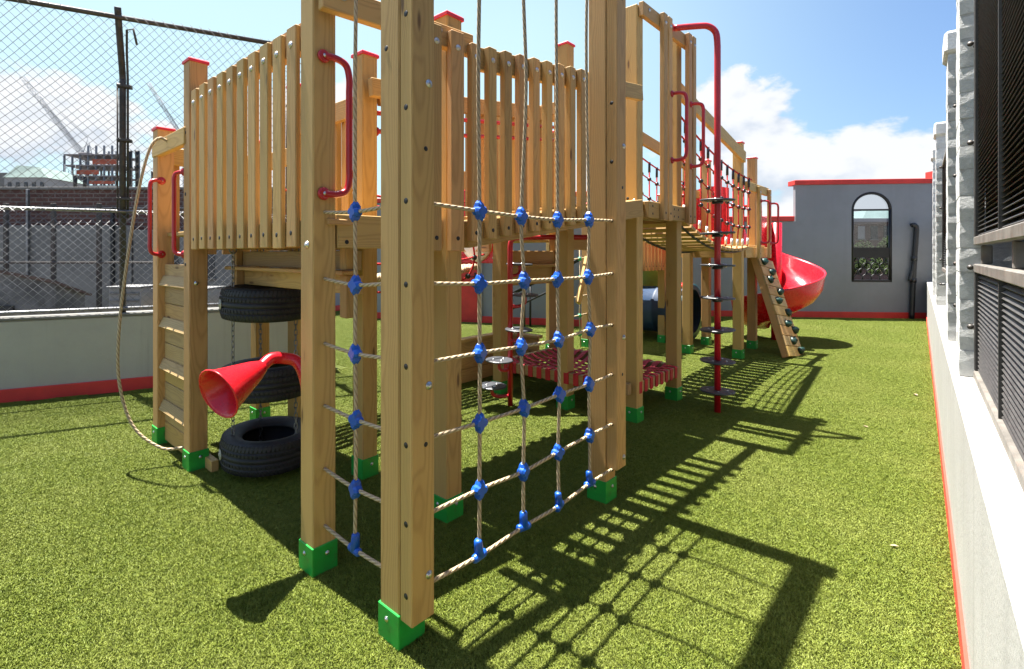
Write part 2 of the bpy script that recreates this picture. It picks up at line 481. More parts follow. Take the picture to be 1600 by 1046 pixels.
# a post's steel shoe and pyramid cap
PS = 0.12
SHOE = box_mesh(0.135, 0.132, 0.132, 0.003)
def cap_mesh():
    a, b = 0.068, 0.066; vs = []
    for r, z in ((a, 0), (a, 0.018), (a - 0.008, 0.026), (0.012, 0.040)):
        vs += [(-r, -r, z), (r, -r, z), (r, r, z), (-r, r, z)]
    fs = [(3, 2, 1, 0)] + [(4 * j + i, 4 * j + (i + 1) % 4, 4 * j + 4 + (i + 1) % 4, 4 * j + 4 + i) for j in range(3) for i in range(4)] + [(12, 13, 14, 15)]
    return mesh('cap', vs, fs)
CAP = cap_mesh(); CAP.materials.append(M['red_cap_plastic'])

def post(parent, x, y, h, cap=True, z0=0.10, shoe=True):
    """x, y: the shoe's corner towards -X -Y"""
    cx, cy = x + 0.066, y + 0.066
    o = board('post', (cx, cy, z0), (cx, cy, h), PS, PS, (0, -1, 0), parent, ch=0.006)
    if shoe:
        s = link('shoe', SHOE, 'green_paint', o, frame((cx, cy, 0.0), (cx, cy, 0.135), (0, -1, 0)))
        bolt((cx - 0.066, cy + 0.01, 0.09), (-1, 0, 0), o, 0.6)
        bolt((cx + 0.01, cy - 0.066, 0.09), (0, -1, 0), o, 0.6)
    if cap: link('cap', CAP, 'red_cap_plastic', o, Matrix.Translation((cx, cy, h - 0.006)))
    return o

def handle(parent, a, b, out, side=None, r=0.0145, name='grab_handle'):
    """bent tube between two flattened ends a (top) and b (bottom), bowing along out"""
    a, b, out = V(a), V(b), V(out)
    u = (b - a).normalized(); k = out.length
    pts = smooth_path([a, a + out * 0.45, a + out * 0.86 + u * k * 0.16, a + out + u * k * 0.62, a + out + u * k * 1.1], 5)
    low = smooth_path([b + out - u * k * 1.1, b + out - u * k * 0.62, b + out * 0.86 - u * k * 0.16, b + out * 0.45, b], 5)
    o = tube(name, pts + low, r, 'red_powder_coat', parent, 10)
    if side is not None:
        s = V(side).normalized()
        for p in (a, b):
            f = link('flange', FLANGE, 'red_powder_coat', o, align(p - s * 0.014, s))
            bolt(p + s * 0.004, s, o, 0.55)
    return o
FLANGE = lathe('flange', [(0.031, 0.0), (0.031, 0.009), (0.025, 0.015), (0.0, 0.016)], 14)
FLANGE.materials.append(M['red_powder_coat'])

# ================================================================== the setting
def poly_slab(name, poly, z1, z0, mat):
    n = len(poly)
    vs = [(x, y, z1) for x, y in poly] + [(x, y, z0) for x, y in poly]
    fs = [tuple(range(n))] + [(i, n + i, n + (i + 1) % n, (i + 1) % n) for i in range(n)]
    return tag(link(name, mesh(name, vs, fs), mat), kind='structure')

LAWN = [(-5, -2.6), (15.2, -1.7), (15.2, -0.6), (12.6, 3.9), (9.0, 4.2), (8.6, 5.0), (6.0, 9.6), (7.2, 11.6), (2.3, 10.2), (2.45, 4.30), (-5, 7.10)]
G0 = tag(link('ground', mesh('ground', [(-900, -900, -3.0), (900, -900, -3.0), (900, 900, -3.0), (-900, 900, -3.0)], [(0, 1, 2, 3)]), 'tar_roof'), kind='structure')
poly_slab('lawn', LAWN, 0.0, -2.9, 'turf_backing')

def inside(x, y, poly):
    c = False; j = len(poly) - 1
    for i in range(len(poly)):
        xi, yi = poly[i]; xj, yj = poly[j]
        if (yi > y) != (yj > y) and x < (xj - xi) * (y - yi) / (yj - yi) + xi: c = not c
        j = i
    return c

def turf_tile(seed, size, n):
    rn = random.Random(seed); vs, fs = [], []
    for _ in range(n):
        x, y = (rn.random() - .5) * size, (rn.random() - .5) * size
        a = rn.random() * 6.283; h = rn.uniform(0.005, 0.011); w = rn.uniform(0.0008, 0.0015)
        lean = rn.uniform(0.2, 1.5) * h; b = rn.random() * 6.283
        dx, dy = math.cos(a) * w, math.sin(a) * w; lx, ly = math.cos(b) * lean, math.sin(b) * lean
        k = len(vs)
        vs += [(x - dx, y - dy, 0), (x + dx, y + dy, 0), (x + dx + lx * .35, y + dy + ly * .35, h * .62), (x - dx + lx * .35, y - dy + ly * .35, h * .62), (x + lx, y + ly, h)]
        fs += [(k, k + 1, k + 2, k + 3), (k + 3, k + 2, k + 4)]
    me = mesh('turf_tile', vs, fs); me.materials.append(M['turf_blades'])
    return bpy.data.objects.new('turf_tile', me)

TS = 0.24
tiles = [turf_tile(s, TS * 1.04, 5600) for s in (1, 2, 3)]
pts, rots, ids = [], [], []
rn = random.Random(5)
x = -1.4
while x < 14.8:
    y = -1.75
    while y < 11:
        if inside(x, y, LAWN):
            pts.append((x, y, 0.001)); rots.append(rn.choice((0, 1, 2, 3)) * math.pi / 2); ids.append(rn.randrange(3))
        y += TS
    x += TS
me = mesh('artificial_grass', pts, [])
at = me.attributes.new('rot', 'FLOAT_VECTOR', 'POINT'); at.data.foreach_set('vector', [c for r in rots for c in (0, 0, r)])
at = me.attributes.new('pick', 'INT', 'POINT'); at.data.foreach_set('value', ids)
grass = link('artificial_grass', me); tag(grass, 'short yellow-green artificial grass covering the play yard', 'grass', kind='stuff')
ng = bpy.data.node_groups.new('scatter_turf', 'GeometryNodeTree')
ng.interface.new_socket('Geometry', in_out='INPUT', socket_type='NodeSocketGeometry')
ng.interface.new_socket('Geometry', in_out='OUTPUT', socket_type='NodeSocketGeometry')
gi = ng.nodes.new('NodeGroupInput'); go = ng.nodes.new('NodeGroupOutput')
iop = ng.nodes.new('GeometryNodeInstanceOnPoints'); jn = ng.nodes.new('GeometryNodeJoinGeometry')
for ob in tiles:
    oi = ng.nodes.new('GeometryNodeObjectInfo'); oi.inputs['Object'].default_value = ob; oi.inputs['As Instance'].default_value = True
    ng.links.new(oi.outputs['Geometry'], jn.inputs[0])
na = ng.nodes.new('GeometryNodeInputNamedAttribute'); na.data_type = 'FLOAT_VECTOR'; na.inputs['Name'].default_value = 'rot'
nb = ng.nodes.new('GeometryNodeInputNamedAttribute'); nb.data_type = 'INT'; nb.inputs['Name'].default_value = 'pick'
ng.links.new(gi.outputs[0], iop.inputs['Points']); ng.links.new(jn.outputs[0], iop.inputs['Instance'])
iop.inputs['Pick Instance'].default_value = True
ng.links.new(nb.outputs[0], iop.inputs['Instance Index']); ng.links.new(na.outputs[0], iop.inputs['Rotation'])
ng.links.new(iop.outputs[0], go.inputs[0])
mo = grass.modifiers.new('scatter', 'NODES'); mo.node_group = ng

# ---- walls --------------------------------------------------------
def wall_frame(a, b):
    """matrix: X along the wall a to b, Y to its left, Z up, origin at a"""
    a, b = V((*a, 0)), V((*b, 0)); x = (b - a).normalized(); y = V((0, 0, 1)).cross(x)
    m = Matrix((x, y, V((0, 0, 1)))).transposed().to_4x4(); m.translation = a
    return m, (b - a).length

def wbox(name, mw, lo, hi, parent, mat, ch=0.004):
    lo, hi = V(lo), V(hi); d = hi - lo
    return link(name, box_mesh(d.x, d.y, d.z, ch), mat, parent, mw @ Matrix.Translation((lo + hi) / 2))

# left wall, its red skirting and coping
mL, lenL = wall_frame((-4.2, 6.80), (2.28, 4.415))
lw = thing('garden_wall', 'low cream rendered wall with red skirting under the chain link fence', 'wall', mL.translation)
wbox('wall_body', mL, (0, 0, -0.3), (lenL, 0.2, 0.82), lw, 'pale_paint', 0.01)
wbox('coping', mL, (-0.02, -0.012, 0.822), (lenL + 0.02, 0.215, 0.855), lw, 'concrete', 0.006)
wbox('skirting', mL, (0, -0.03, -0.05), (lenL + 0.03, -0.002, 0.135), lw, 'red_kerb_paint', 0.006)

# chain link fence on that wall
fe = thing('chain_link_fence', 'tall chain link fence with cranked dark posts on the cream wall', 'fence', mL @ V((0, 0.1, 0.855)))
def fl(u, v, z): return mL @ V((u, v, z))
FZ = [0.89, 1.97, 4.08]
for nm, z, r, mt in (('bottom_rail', 0.90, 0.021, 'galvanised'), ('middle_rail', 1.975, 0.019, 'galvanised'), ('top_rail', 4.02, 0.027, 'dark_steel')):
    v_ = 0.06 if z < 3 else -0.20
    tube(nm, [fl(0, v_, z), fl(lenL, v_, z)], r, mt, fe, 8)
def mesh_panel(name, z0, z1, off, mat, cell=0.088, u0=0.0, u1=None, rad=0.0021):
    u1 = u1 or lenL; paths = []; H = z1 - z0
    n0 = int((u0 - H) / cell) - 1; n1 = int(u1 / cell) + 1
    for k in range(n0, n1):
        for s in (1, -1):
            a = k * cell; lo = max(0.0, (u0 - a)); hi = min(H, u1 - a)
            if hi - lo < 0.03: continue
            pp = []
            nseg = max(2, int((hi - lo) / 0.25) + 1)
            for i in range(nseg):
                h = lo + (hi - lo) * i / (nseg - 1)
                bow = 0.012 * math.sin(3.1 * (a + h)) + 0.01 * math.sin(5.3 * h + a) - max(0.0, z0 + h - 3.42) * 0.42
                pp.append(fl(a + h, off + s * 0.0025 + bow, z0 + h) if s > 0 else fl(u0 + u1 - a - h, off + s * 0.0025 + bow, z0 + h))
            paths.append(pp)
    return tubes(name, paths, rad, mat, fe, 3)
mesh_panel('wire_mesh', 1.98, 4.05, 0.03, 'fence_wire', 0.090, rad=0.0025)
mesh_panel('wire_mesh', 0.88, 1.99, 0.032, 'galvanised', 0.082, rad=0.0026)
for u in (2.42, 4.705, 6.46):
    tube('fence_post', [fl(u, 0.09, 0.80), fl(u, 0.09, 3.35)] + smooth_path([fl(u, 0.09, 3.42), fl(u, 0.08, 3.5), fl(u, -0.12, 3.90), fl(u, -0.22, 4.12)], 4), 0.033, 'dark_steel', fe, 10)
    tube('post_stay', [fl(u + 0.05, 0.07, 1.9), fl(u + 0.05, 0.07, 3.45), fl(u + 0.055, -0.03, 3.70), fl(u + 0.07, -0.14, 3.92), fl(u + 0.13, -0.15, 3.94), fl(u + 0.16, -0.13, 3.78)], 0.012, 'dark_steel', fe, 6)
    tube('post_stay', [fl(u - 0.045, 0.07, 1.9), fl(u - 0.045, 0.07, 3.40)], 0.009, 'dark_steel', fe, 6)
    for z in (2.1, 2.75, 3.35):
        wbox('clamp', mL, (u - 0.05, 0.03, z), (u + 0.09, 0.125, z + 0.03), fe, 'dark_steel')

# right wall: low parapet, red edge line, white ledge, painted block pillars, louvred screens
mR, lenR = wall_frame((15.0, -0.967), (-1.9, -1.703))       # Y points away from the yard
def rx(X): return (15.0 - X) / math.cos(math.atan2(0.736, 16.9))
rw = thing('parapet_wall', 'pale grey parapet wall with white ledge and thin red line at the grass', 'wall', mR.translation)
wbox('wall_body', mR, (0, 0, -0.3), (lenR, 0.35, 0.845), rw, 'white_paint', 0.012)
wbox('ledge', mR, (0, -0.004, 0.847), (lenR, 0.35, 0.872), rw, 'white_paint', 0.012)
# the hand-painted line wanders: a strip with an uneven top edge
vs, fs = [], []; rn = random.Random(3); n = 150
for i in range(n + 1):
    u = lenR * i / n; h = 0.088 + 0.010 * math.sin(u * 2.1) + rn.uniform(-0.006, 0.006)
    for v, z in ((0.001, 0.0), (-0.014, 0.0), (-0.012, h), (0.001, h)): vs.append((u, v, z))
for i in range(n):
    for k in range(4): fs.append((4 * i + k, 4 * i + 4 + k, 4 * i + 4 + (k + 1) % 4, 4 * i + (k + 1) % 4))
link('red_edge_line', mesh('red_edge_line', vs, fs), 'red_edge_paint', rw, mR)

def pillar(X, top, name_label, wid=0.32, dep=0.22):
    u0 = rx(X) - 0.0; u0 -= wid        # the face towards the camera is at X
    base = mR @ V((u0 + wid / 2, 0.03 + dep / 2, 0.872))
    p = thing('block_pillar', name_label, 'pillar', base, 'painted block pillars along the parapet')
    wbox('pillar_core', mR, (u0 + 0.004, 0.029, 0.873), (u0 + wid - 0.004, 0.03 + dep, top - 0.01), p, 'mortar_paint')
    z = 0.873; k = 0; rn = random.Random(int(X * 10))
    while z < top - 0.16:
        h = rn.uniform(0.118, 0.142); j = [rn.uniform(-0.0014, 0.0014) for _ in range(6)]
        cut = 0.5 * wid if k % 2 else wid
        for a, b in (((0, cut - 0.006), (cut + 0.006, wid)) if k % 2 else ((0, wid),)):
            bl = brick_mesh(b - a, dep + 0.002, h - 0.006, rn.randrange(3))
            link('brick', bl, 'brick_paint', p, mR @ Matrix.Translation((u0 + (a + b) / 2 + j[0], 0.026 + dep / 2 + j[1] * 0.7, z + h / 2)) @ Matrix.Rotation(j[2], 4, 'Z'))
        z += h; k += 1
    wbox('pillar_cap', mR, (u0 - 0.03, 0.005, top - 0.16), (u0 + wid + 0.03, 0.06 + dep, top), p, 'brick_paint', 0.02)
    for zz in (1.12, 1.42, 2.05, 2.55):
        wbox('bracket', mR, (u0 + wid, 0.075, zz), (u0 + wid + 0.035, 0.105, zz + 0.028), p, 'galvanised')
        link('bracket_bolt', BOLT, 'dark_steel', p, mR @ Matrix.Translation((u0 + wid + 0.035, 0.065, zz + 0.014)) @ Matrix.Rotation(R(90), 4, 'Y') @ Matrix.Scale(0.7, 4))
    return p
_bk = {}
def brick_mesh(l, w, h, seed):
    """a block with lumpy faces and worn corners"""
    k = (round(l, 2), round(w, 2), round(h, 2), seed)
    if k in _bk: return _bk[k]
    rn = random.Random(seed + 11); a, b, c = l / 2, w / 2, h / 2; vs, fs = [], []
    for iz in range(3):
        for ix in range(2):
            for iy in range(3):
                e = 0.002 if iz != 1 else 0.0
                vs.append(((2 * ix - 1) * (a - e) + rn.uniform(-.002, .002), (iy - 1) * (b - e) + rn.uniform(-.001, .001), (iz - 1) * c + rn.uniform(-.002, .002)))
    I = lambda x, y, z: z * 6 + x * 3 + y
    for z in range(2):
        for y in range(2):
            fs.append((I(0, y, z), I(0, y, z + 1), I(0, y + 1, z + 1), I(0, y + 1, z)))
            fs.append((I(1, y, z), I(1, y + 1, z), I(1, y + 1, z + 1), I(1, y, z + 1)))
        fs.append((I(0, 0, z), I(1, 0, z), I(1, 0, z + 1), I(0, 0, z + 1)))
        fs.append((I(0, 2, z), I(0, 2, z + 1), I(1, 2, z + 1), I(1, 2, z)))
    for y in range(2):
        fs.append((I(0, y, 0), I(0, y + 1, 0), I(1, y + 1, 0), I(1, y, 0)))
        fs.append((I(0, y, 2), I(1, y, 2), I(1, y + 1, 2), I(0, y + 1, 2)))
    _bk[k] = mesh('brick', vs, fs)
    return _bk[k]
pillar(2.42, 3.12, 'painted white block pillar nearest the camera beside the louvred screens')
pillar(3.85, 3.12, 'painted white block pillar with a cap, second along the parapet')
pillar(7.25, 3.12, 'painted white block pillar, third along the parapet towards the arched window')
pillar(9.3, 3.12, 'painted white block pillar farthest along the parapet')

def screen(X0, X1, z0, z1, label):
    u1, u0 = rx(X0), rx(X1); v = 0.088
    s = thing('louvred_screen', label, 'screen', mR @ V((u0, v, z0)), 'dark louvred screens over the parapet')
    wbox('bottom_frame', mR, (u0, v - 0.012, z0), (u1, v + 0.03, z0 + 0.042), s, 'screen_frame')
    wbox('top_frame', mR, (u0, v - 0.012, z1 - 0.042), (u1, v + 0.03, z1), s, 'screen_frame')
    for a in (u0, u1 - 0.02):
        wbox('side_frame', mR, (a, v - 0.010, z0 + 0.043), (a + 0.02, v + 0.028, z1 - 0.043), s, 'screen_metal')
    n = max(1, int((u1 - u0) / 0.95))
    for i in range(1, n):
        a = u0 + (u1 - u0) * i / n
        wbox('mullion', mR, (a - 0.004, v - 0.006, z0 + 0.043), (a + 0.004, v + 0.026, z1 - 0.043), s, 'screen_metal', 0.001)
    vs, fs = [], []; z = z0 + 0.05
    while z < z1 - 0.06:
        k = len(vs)
        for u in (u0 + 0.021, u1 - 0.021):
            vs += [(u, v + 0.002, z), (u, v + 0.004, z - 0.003), (u, v + 0.022, z + 0.013), (u, v + 0.020, z + 0.016)]
        for q in range(4): fs.append((k + q, k + (q + 1) % 4, k + 4 + (q + 1) % 4, k + 4 + q))
        z += 0.021
    tag(link('louvres', mesh('louvres', vs, fs), 'screen_metal', s, mR), kind='stuff')
    wbox('backing', mR, (u0 + 0.02, v + 0.031, z0 + 0.01), (u1 - 0.02, v + 0.034, z1 - 0.01), s, 'black_iron', 0.001)
    return s
screen(-1.6, 2.385, 1.545, 3.35, 'large dark louvred screen at the top right, nearest the camera')
screen(-1.6, 2.385, 0.874, 1.452, 'dark louvred screen on the white ledge below the large one')
screen(2.78, 3.82, 1.545, 2.95, 'dark louvred screen between the first and second block pillars, upper one')
screen(2.78, 3.82, 0.874, 1.452, 'dark louvred screen between the first and second block pillars, standing on the ledge')
screen(4.2, 7.22, 1.3, 2.6, 'dark louvred screen between the second and third block pillars')
rs = thing('stone_wall', 'rough grey stone wall showing in the gap between the louvred screens', 'wall', mR @ V((lenR / 2, 0.4, 0)))
wbox('wall_body', mR, (0.5, 0.36, -0.3), (lenR, 0.6, 2.3), rs, 'rough_stone')
for X in (2.33, 1.2):
    wbox('screen_strut', mR, (rx(X) - 0.02, 0.10, 1.453), (rx(X) + 0.02, 0.14, 1.544), rw, 'screen_frame')

# back wall with the arched window
mB, _ = wall_frame((14.6, -0.98), (12.7, 1.5))               # Y to the left of a->b is -X side? (towards the yard)
LB = 4.95
bw = thing('back_wall', 'grey rendered end wall with red coping and an arched opening', 'wall', mB.translation)
U0, U1, ZS, ZA = 0.755, 1.63, 0.85, 2.545                     # window opening
uc, ra = (U0 + U1) / 2, (U1 - U0) / 2
def arch_pts(r, n=20): return [(uc + r * math.cos(math.pi * i / n), ZA + r * math.sin(math.pi * i / n) * 0.95) for i in range(n + 1)]
STEP, HT, HL = 2.89, 3.15, 2.29
ar = arch_pts(ra)
vs, fs = [], []
def wall_face(y):
    """front polygons of the wall round the opening"""
    k = len(vs)
    P = [(-0.3, -0.3), (U0, -0.3), (U1, -0.3), (STEP, -0.3), (LB, -0.3), (LB, HL), (STEP, HL), (STEP, HT), (U1, HT), (U0, HT), (-0.3, HT), (U0, ZS), (U1, ZS)]
    A = len(P); P = P + ar
    vs.extend((u, y, z) for u, z in P)
    n = len(ar) - 1
    F = [(0, 1, 11, A, 9, 10), (1, 2, 12, 11), (2, 3, 6, 7, 8, A + n, 12), (3, 4, 5, 6)]
    F[0] = (0, 1, 11, A + n, 9, 10); F[2] = (2, 3, 6, 7, 8, A, 12)
    mid = n // 2
    for i in range(mid): F.append((8, A + i + 1, A + i))
    for i in range(mid, n): F.append((9, A + i + 1, A + i))
    F.append((8, 9, A + mid))
    return k, F, A, n
k0, F, A, n = wall_face(0.0)
# arch runs from +u side (index A) to -u side (A+n): U1 side is A, U0 side is A+n
fs += [tuple(k0 + i for i in f) for f in F]
k1, F2, _, _ = wall_face(-0.10)
fs += [tuple(k1 + i for i in f[::-1]) for f in F2]
ring = [11, 12] + list(range(A, A + n + 1))
for i in range(len(ring)):
    a, b = ring[i], ring[(i + 1) % len(ring)]
    fs.append((k0 + a, k0 + b, k1 + b, k1 + a))
outer = [0, 1, 2, 3, 4, 5, 6, 7, 8, 9, 10]
for i in range(len(outer)):
    a, b = outer[i], outer[(i + 1) % len(outer)]
    fs.append((k0 + a, k1 + a, k1 + b, k0 + b))
link('wall_body', mesh('wall_body', vs, fs), 'grey_paint', bw, mB)
wbox('coping', mB, (-0.3, -0.30, HT + 0.002), (STEP + 0.03, 0.035, HT + 0.115), bw, 'red_kerb_paint', 0.008)
wbox('coping', mB, (STEP + 0.031, -0.30, HL + 0.002), (LB, 0.035, HL + 0.12), bw, 'red_kerb_paint', 0.008)
wbox('skirting', mB, (-0.2, 0.002, -0.05), (LB, 0.035, 0.145), bw, 'red_kerb_paint', 0.006)
wbox('corner_trim', mB, (-0.29, 0.002, 0.15), (-0.20, 0.05, 3.42), bw, 'grey_paint', 0.006)
wbox('corner_coping', mB, (-0.36, -0.3, 3.27), (-0.18, 0.05, 3.45), bw, 'red_kerb_paint', 0.008)
# iron window in the opening
iw = thing('arched_window', 'black iron arched window with scalloped grille in the grey end wall', 'window', mB @ V((uc, -0.1, ZS)))
def bp(u, z, y=-0.02): return mB @ V((u, y, z))
tube('arch_frame', [bp(U0 + 0.02, ZS + 0.01), bp(U0 + 0.02, ZA)] + [bp(u, z) for u, z in arch_pts(ra - 0.02)[::-1]] + [bp(U1 - 0.02, ZA), bp(U1 - 0.02, ZS + 0.01)], 0.034, 'black_iron', iw, 8)
wbox('sill_bar', mB, (U0, -0.05, ZS + 0.002), (U1, 0.01, ZS + 0.05), iw, 'black_iron')
wbox('transom', mB, (U0 + 0.03, -0.045, ZA - 0.02), (U1 - 0.03, 0.0, ZA + 0.02), iw, 'black_iron')
wbox('solid_band', mB, (U0 + 0.04, -0.035, 1.42), (U1 - 0.04, -0.01, 1.66), iw, 'black_iron')
for row in range(4):
    cnt = 4 + (row % 2)
    for i in range(cnt):
        cx = U0 + 0.06 + (U1 - U0 - 0.12) * ((i + 0.5) / 4 if row % 2 == 0 else i / 4)
        z = ZS + 0.06 + row * 0.135; rr = 0.105
        p = [(cx + rr * math.cos(a * math.pi / 10), z + 0.125 * math.sin(a * math.pi / 10)) for a in range(11)]
        p = [(min(U1 - 0.04, max(U0 + 0.04, u)), zz) for u, zz in p]
        tube('scallop', [bp(u, zz, -0.02 - 0.004 * (row % 2)) for u, zz in p], 0.013, 'black_iron', iw, 5)
gp = [(U0 + 0.02, 1.66), (U1 - 0.02, 1.66)] + arch_pts(ra - 0.02)
gv = [(u, y, z) for y in (-0.055, -0.050) for u, z in gp]; gk = len(gp)
link('glass_pane', mesh('glass_pane', gv, [tuple(range(gk)), tuple(range(gk, 2 * gk))[::-1]] + [(i_, gk + i_, gk + (i_ + 1) % gk, (i_ + 1) % gk) for i_ in range(gk)]), 'clear_glass', iw, mB)
# drain pipe
dp = thing('drain_pipe', 'kinked black drain pipe standing against the grey end wall', 'pipe', mB @ V((0.38, 0.08, 0)))
tube('pipe', smooth_path([bp(0.385, 0.0, 0.09), bp(0.35, 0.75, 0.08), bp(0.32, 1.35, 0.08), bp(0.28, 1.95, 0.08), bp(0.275, 2.08, 0.08)], 5), 0.052, 'black_plastic', dp, 12)
tube('elbow', smooth_path([bp(0.275, 2.06, 0.08), bp(0.28, 2.14, 0.08), bp(0.33, 2.18, 0.085), bp(0.38, 2.17, 0.09)], 4), 0.050, 'black_plastic', dp, 12)
tube('side_branch', smooth_path([bp(0.31, 1.42, 0.085), bp(0.36, 1.15, 0.09), bp(0.43, 0.88, 0.09)], 4), 0.04, 'black_plastic', dp, 10)
for z in (1.40, 0.9): tube('pipe_collar', [bp(0.325 if z > 1 else 0.345, z - 0.05, 0.08), bp(0.322 if z > 1 else 0.342, z + 0.05, 0.08)], 0.062, 'black_plastic', dp, 12)

# side and rear walls of the yard
def yard_wall(a, b, h, label, mat='grey_paint', cop=True):
    m, L = wall_frame(a, b)
    w = thing('yard_wall', label, 'wall', m.translation)
    wbox('wall_body', m, (0, -0.22, -0.3), (L, 0.0, h), w, mat, 0.008)
    wbox('skirting', m, (-0.02, 0.002, -0.05), (L, 0.03, 0.15), w, 'red_kerb_paint', 0.005)
    if cop: wbox('coping', m, (-0.02, -0.26, h + 0.002), (L + 0.02, 0.03, h + 0.1), w, 'red_kerb_paint', 0.006)
    return w, m
yard_wall((11.6, 2.95), (8.35, 3.42), 2.29, 'grey wall with red skirting behind the blue tunnel')
yw, mY = yard_wall((8.3, 3.5), (5.6, 8.95), 2.7, 'grey wall with a red door and black stair rails under the ramp')
yard_wall((6.5, 10.6), (4.5, 9.95), 2.4, 'farthest grey wall piece seen below the deck behind the net bridge')
# red door with lever in that wall
rd = thing('red_door', 'red door with black lever in the grey wall beneath the ramp', 'door', mY @ V((3.35, 0, 0)))
wbox('leaf', mY, (2.95, 0.002, 0.05), (3.80, 0.04, 2.05), rd, 'red_kerb_paint')
wbox('door_jamb', mY, (2.88, 0.003, 0.05), (2.945, 0.06, 2.12), rd, 'white_paint')
wbox('door_jamb', mY, (3.805, 0.003, 0.05), (3.87, 0.06, 2.12), rd, 'white_paint')
wbox('lever_plate', mY, (3.01, 0.041, 0.92), (3.05, 0.055, 1.10), rd, 'black_iron')
wbox('lever', mY, (3.01, 0.056, 1.00), (3.14, 0.085, 1.02), rd, 'black_iron')
# stair rails
sr = thing('stair_rail', 'black steel stair railing in front of the grey wall', 'railing', mY @ V((1.4, 0.4, 0)))
def yp(u, v, z): return mY @ V((u, v, z))
for v in (0.35, 0.95):
    tube('sloping_rail', [yp(2.35, v, 0.55), yp(0.25, v, 1.65), yp(-0.2, v, 1.65)], 0.024, 'black_iron', sr, 6)
    tube('sloping_rail', [yp(2.35, v, 0.25), yp(0.25, v, 1.30)], 0.018, 'black_iron', sr, 6)
    for u in (2.35, 1.75, 1.0, 0.3):
        tube('rail_post', [yp(u, v, 0.0), yp(u, v, 0.55 + (2.35 - u) / 2.1 * 1.1 - 0.02)], 0.022, 'black_iron', sr, 6)

# ================================================================== the play structure
# ---- net frame: the two tall posts, their side boards and head beams
nf = thing('net_climber', 'tall timber post frame with bolted side boards nearest the camera', 'climbing frame', (0.066, 0.066, 0))
p0 = post(nf, 0, 0, 3.50, False)
p2 = post(nf, 1.55, 0, 3.50, False)
for px, par, hz in ((0.008, p0, 0.115), (1.558, p2, 0.22)):
    s = board('side_board', (px + 0.058, -0.031, hz), (px + 0.058, -0.031, 3.48), 0.112, 0.07, (0, -1, 0), nf)
    for z in (0.221, 0.49, 0.786, 1.08, 1.387, 1.70, 2.05, 2.4):
        hole((px + 0.002, -0.031, z), (-1, 0, 0), s, 0.85)
    for z in (0.33, 1.05, 2.2): bolt((px + 0.085, -0.066, z - 0.05), (0, -1, 0), s, 0.85)
    for z in (0.78, 1.9): hole((px + 0.07, -0.066, z), (0, -1, 0), s, 0.7)
board('head_beam', (0.0, 0.066, 3.56), (1.676, 0.066, 3.56), 0.11, 0.11, (0, -1, 0), nf)
board('head_beam', (0.066, 0.122, 3.56), (0.066, 0.70, 3.56), 0.11, 0.10, (-1, 0, 0), nf)
hole((0.0055, 0.085, 2.30), (-1, 0, 0), p0, 0.8)

# ---- rope nets
def joint_mesh():
    """moulded four-way connector: a lozenge with a collar on each arm"""
    vs, fs = [], []; n = 16
    for s in (-1, 1):
        for i in range(n):
            a = 2 * math.pi * i / n
            r = 0.024 + 0.016 * max(abs(math.cos(2 * a)), 0) ** 1.5
            vs.append((r * math.cos(a), r * math.sin(a) * 1.15, s * 0.010))
    for s in (-1, 1):
        for i in range(n):
            a = 2 * math.pi * i / n
            r = (0.024 + 0.016 * abs(math.cos(2 * a)) ** 1.5) * 0.72
            vs.append((r * math.cos(a), r * math.sin(a) * 1.15, s * 0.021))
    for i in range(n):
        k = (i + 1) % n
        fs += [(i, k, n + k, n + i), (n + i, n + k, 3 * n + k, 3 * n + i), (k, i, 2 * n + i, 2 * n + k)]
    fs += [tuple(2 * n + i for i in range(n))[::-1], tuple(3 * n + i for i in range(n))]
    return mesh('rope_connector', vs, fs, False)
JOINT = joint_mesh(); JOINT.materials.append(M['blue_plastic'])
TJOINT = None
def tee_mesh():
    vs, fs, uv = [], [], []
    tube_geo([(-0.038, 0, 0), (-0.03, 0, 0), (0.03, 0, 0), (0.038, 0, 0)], [0.013, 0.018, 0.018, 0.013], 8, False, vs, fs, uv)
    tube_geo([(0, 0.0, 0), (0, 0.068, 0), (0, 0.074, 0)], [0.021, 0.018, 0.013], 8, False, vs, fs, uv)
    return mesh('tee_connector', vs, fs, True)
TEE = tee_mesh(); TEE.materials.append(M['blue_plastic'])
ROWS = [0.221, 0.49, 0.786, 1.08, 1.387, 1.70]

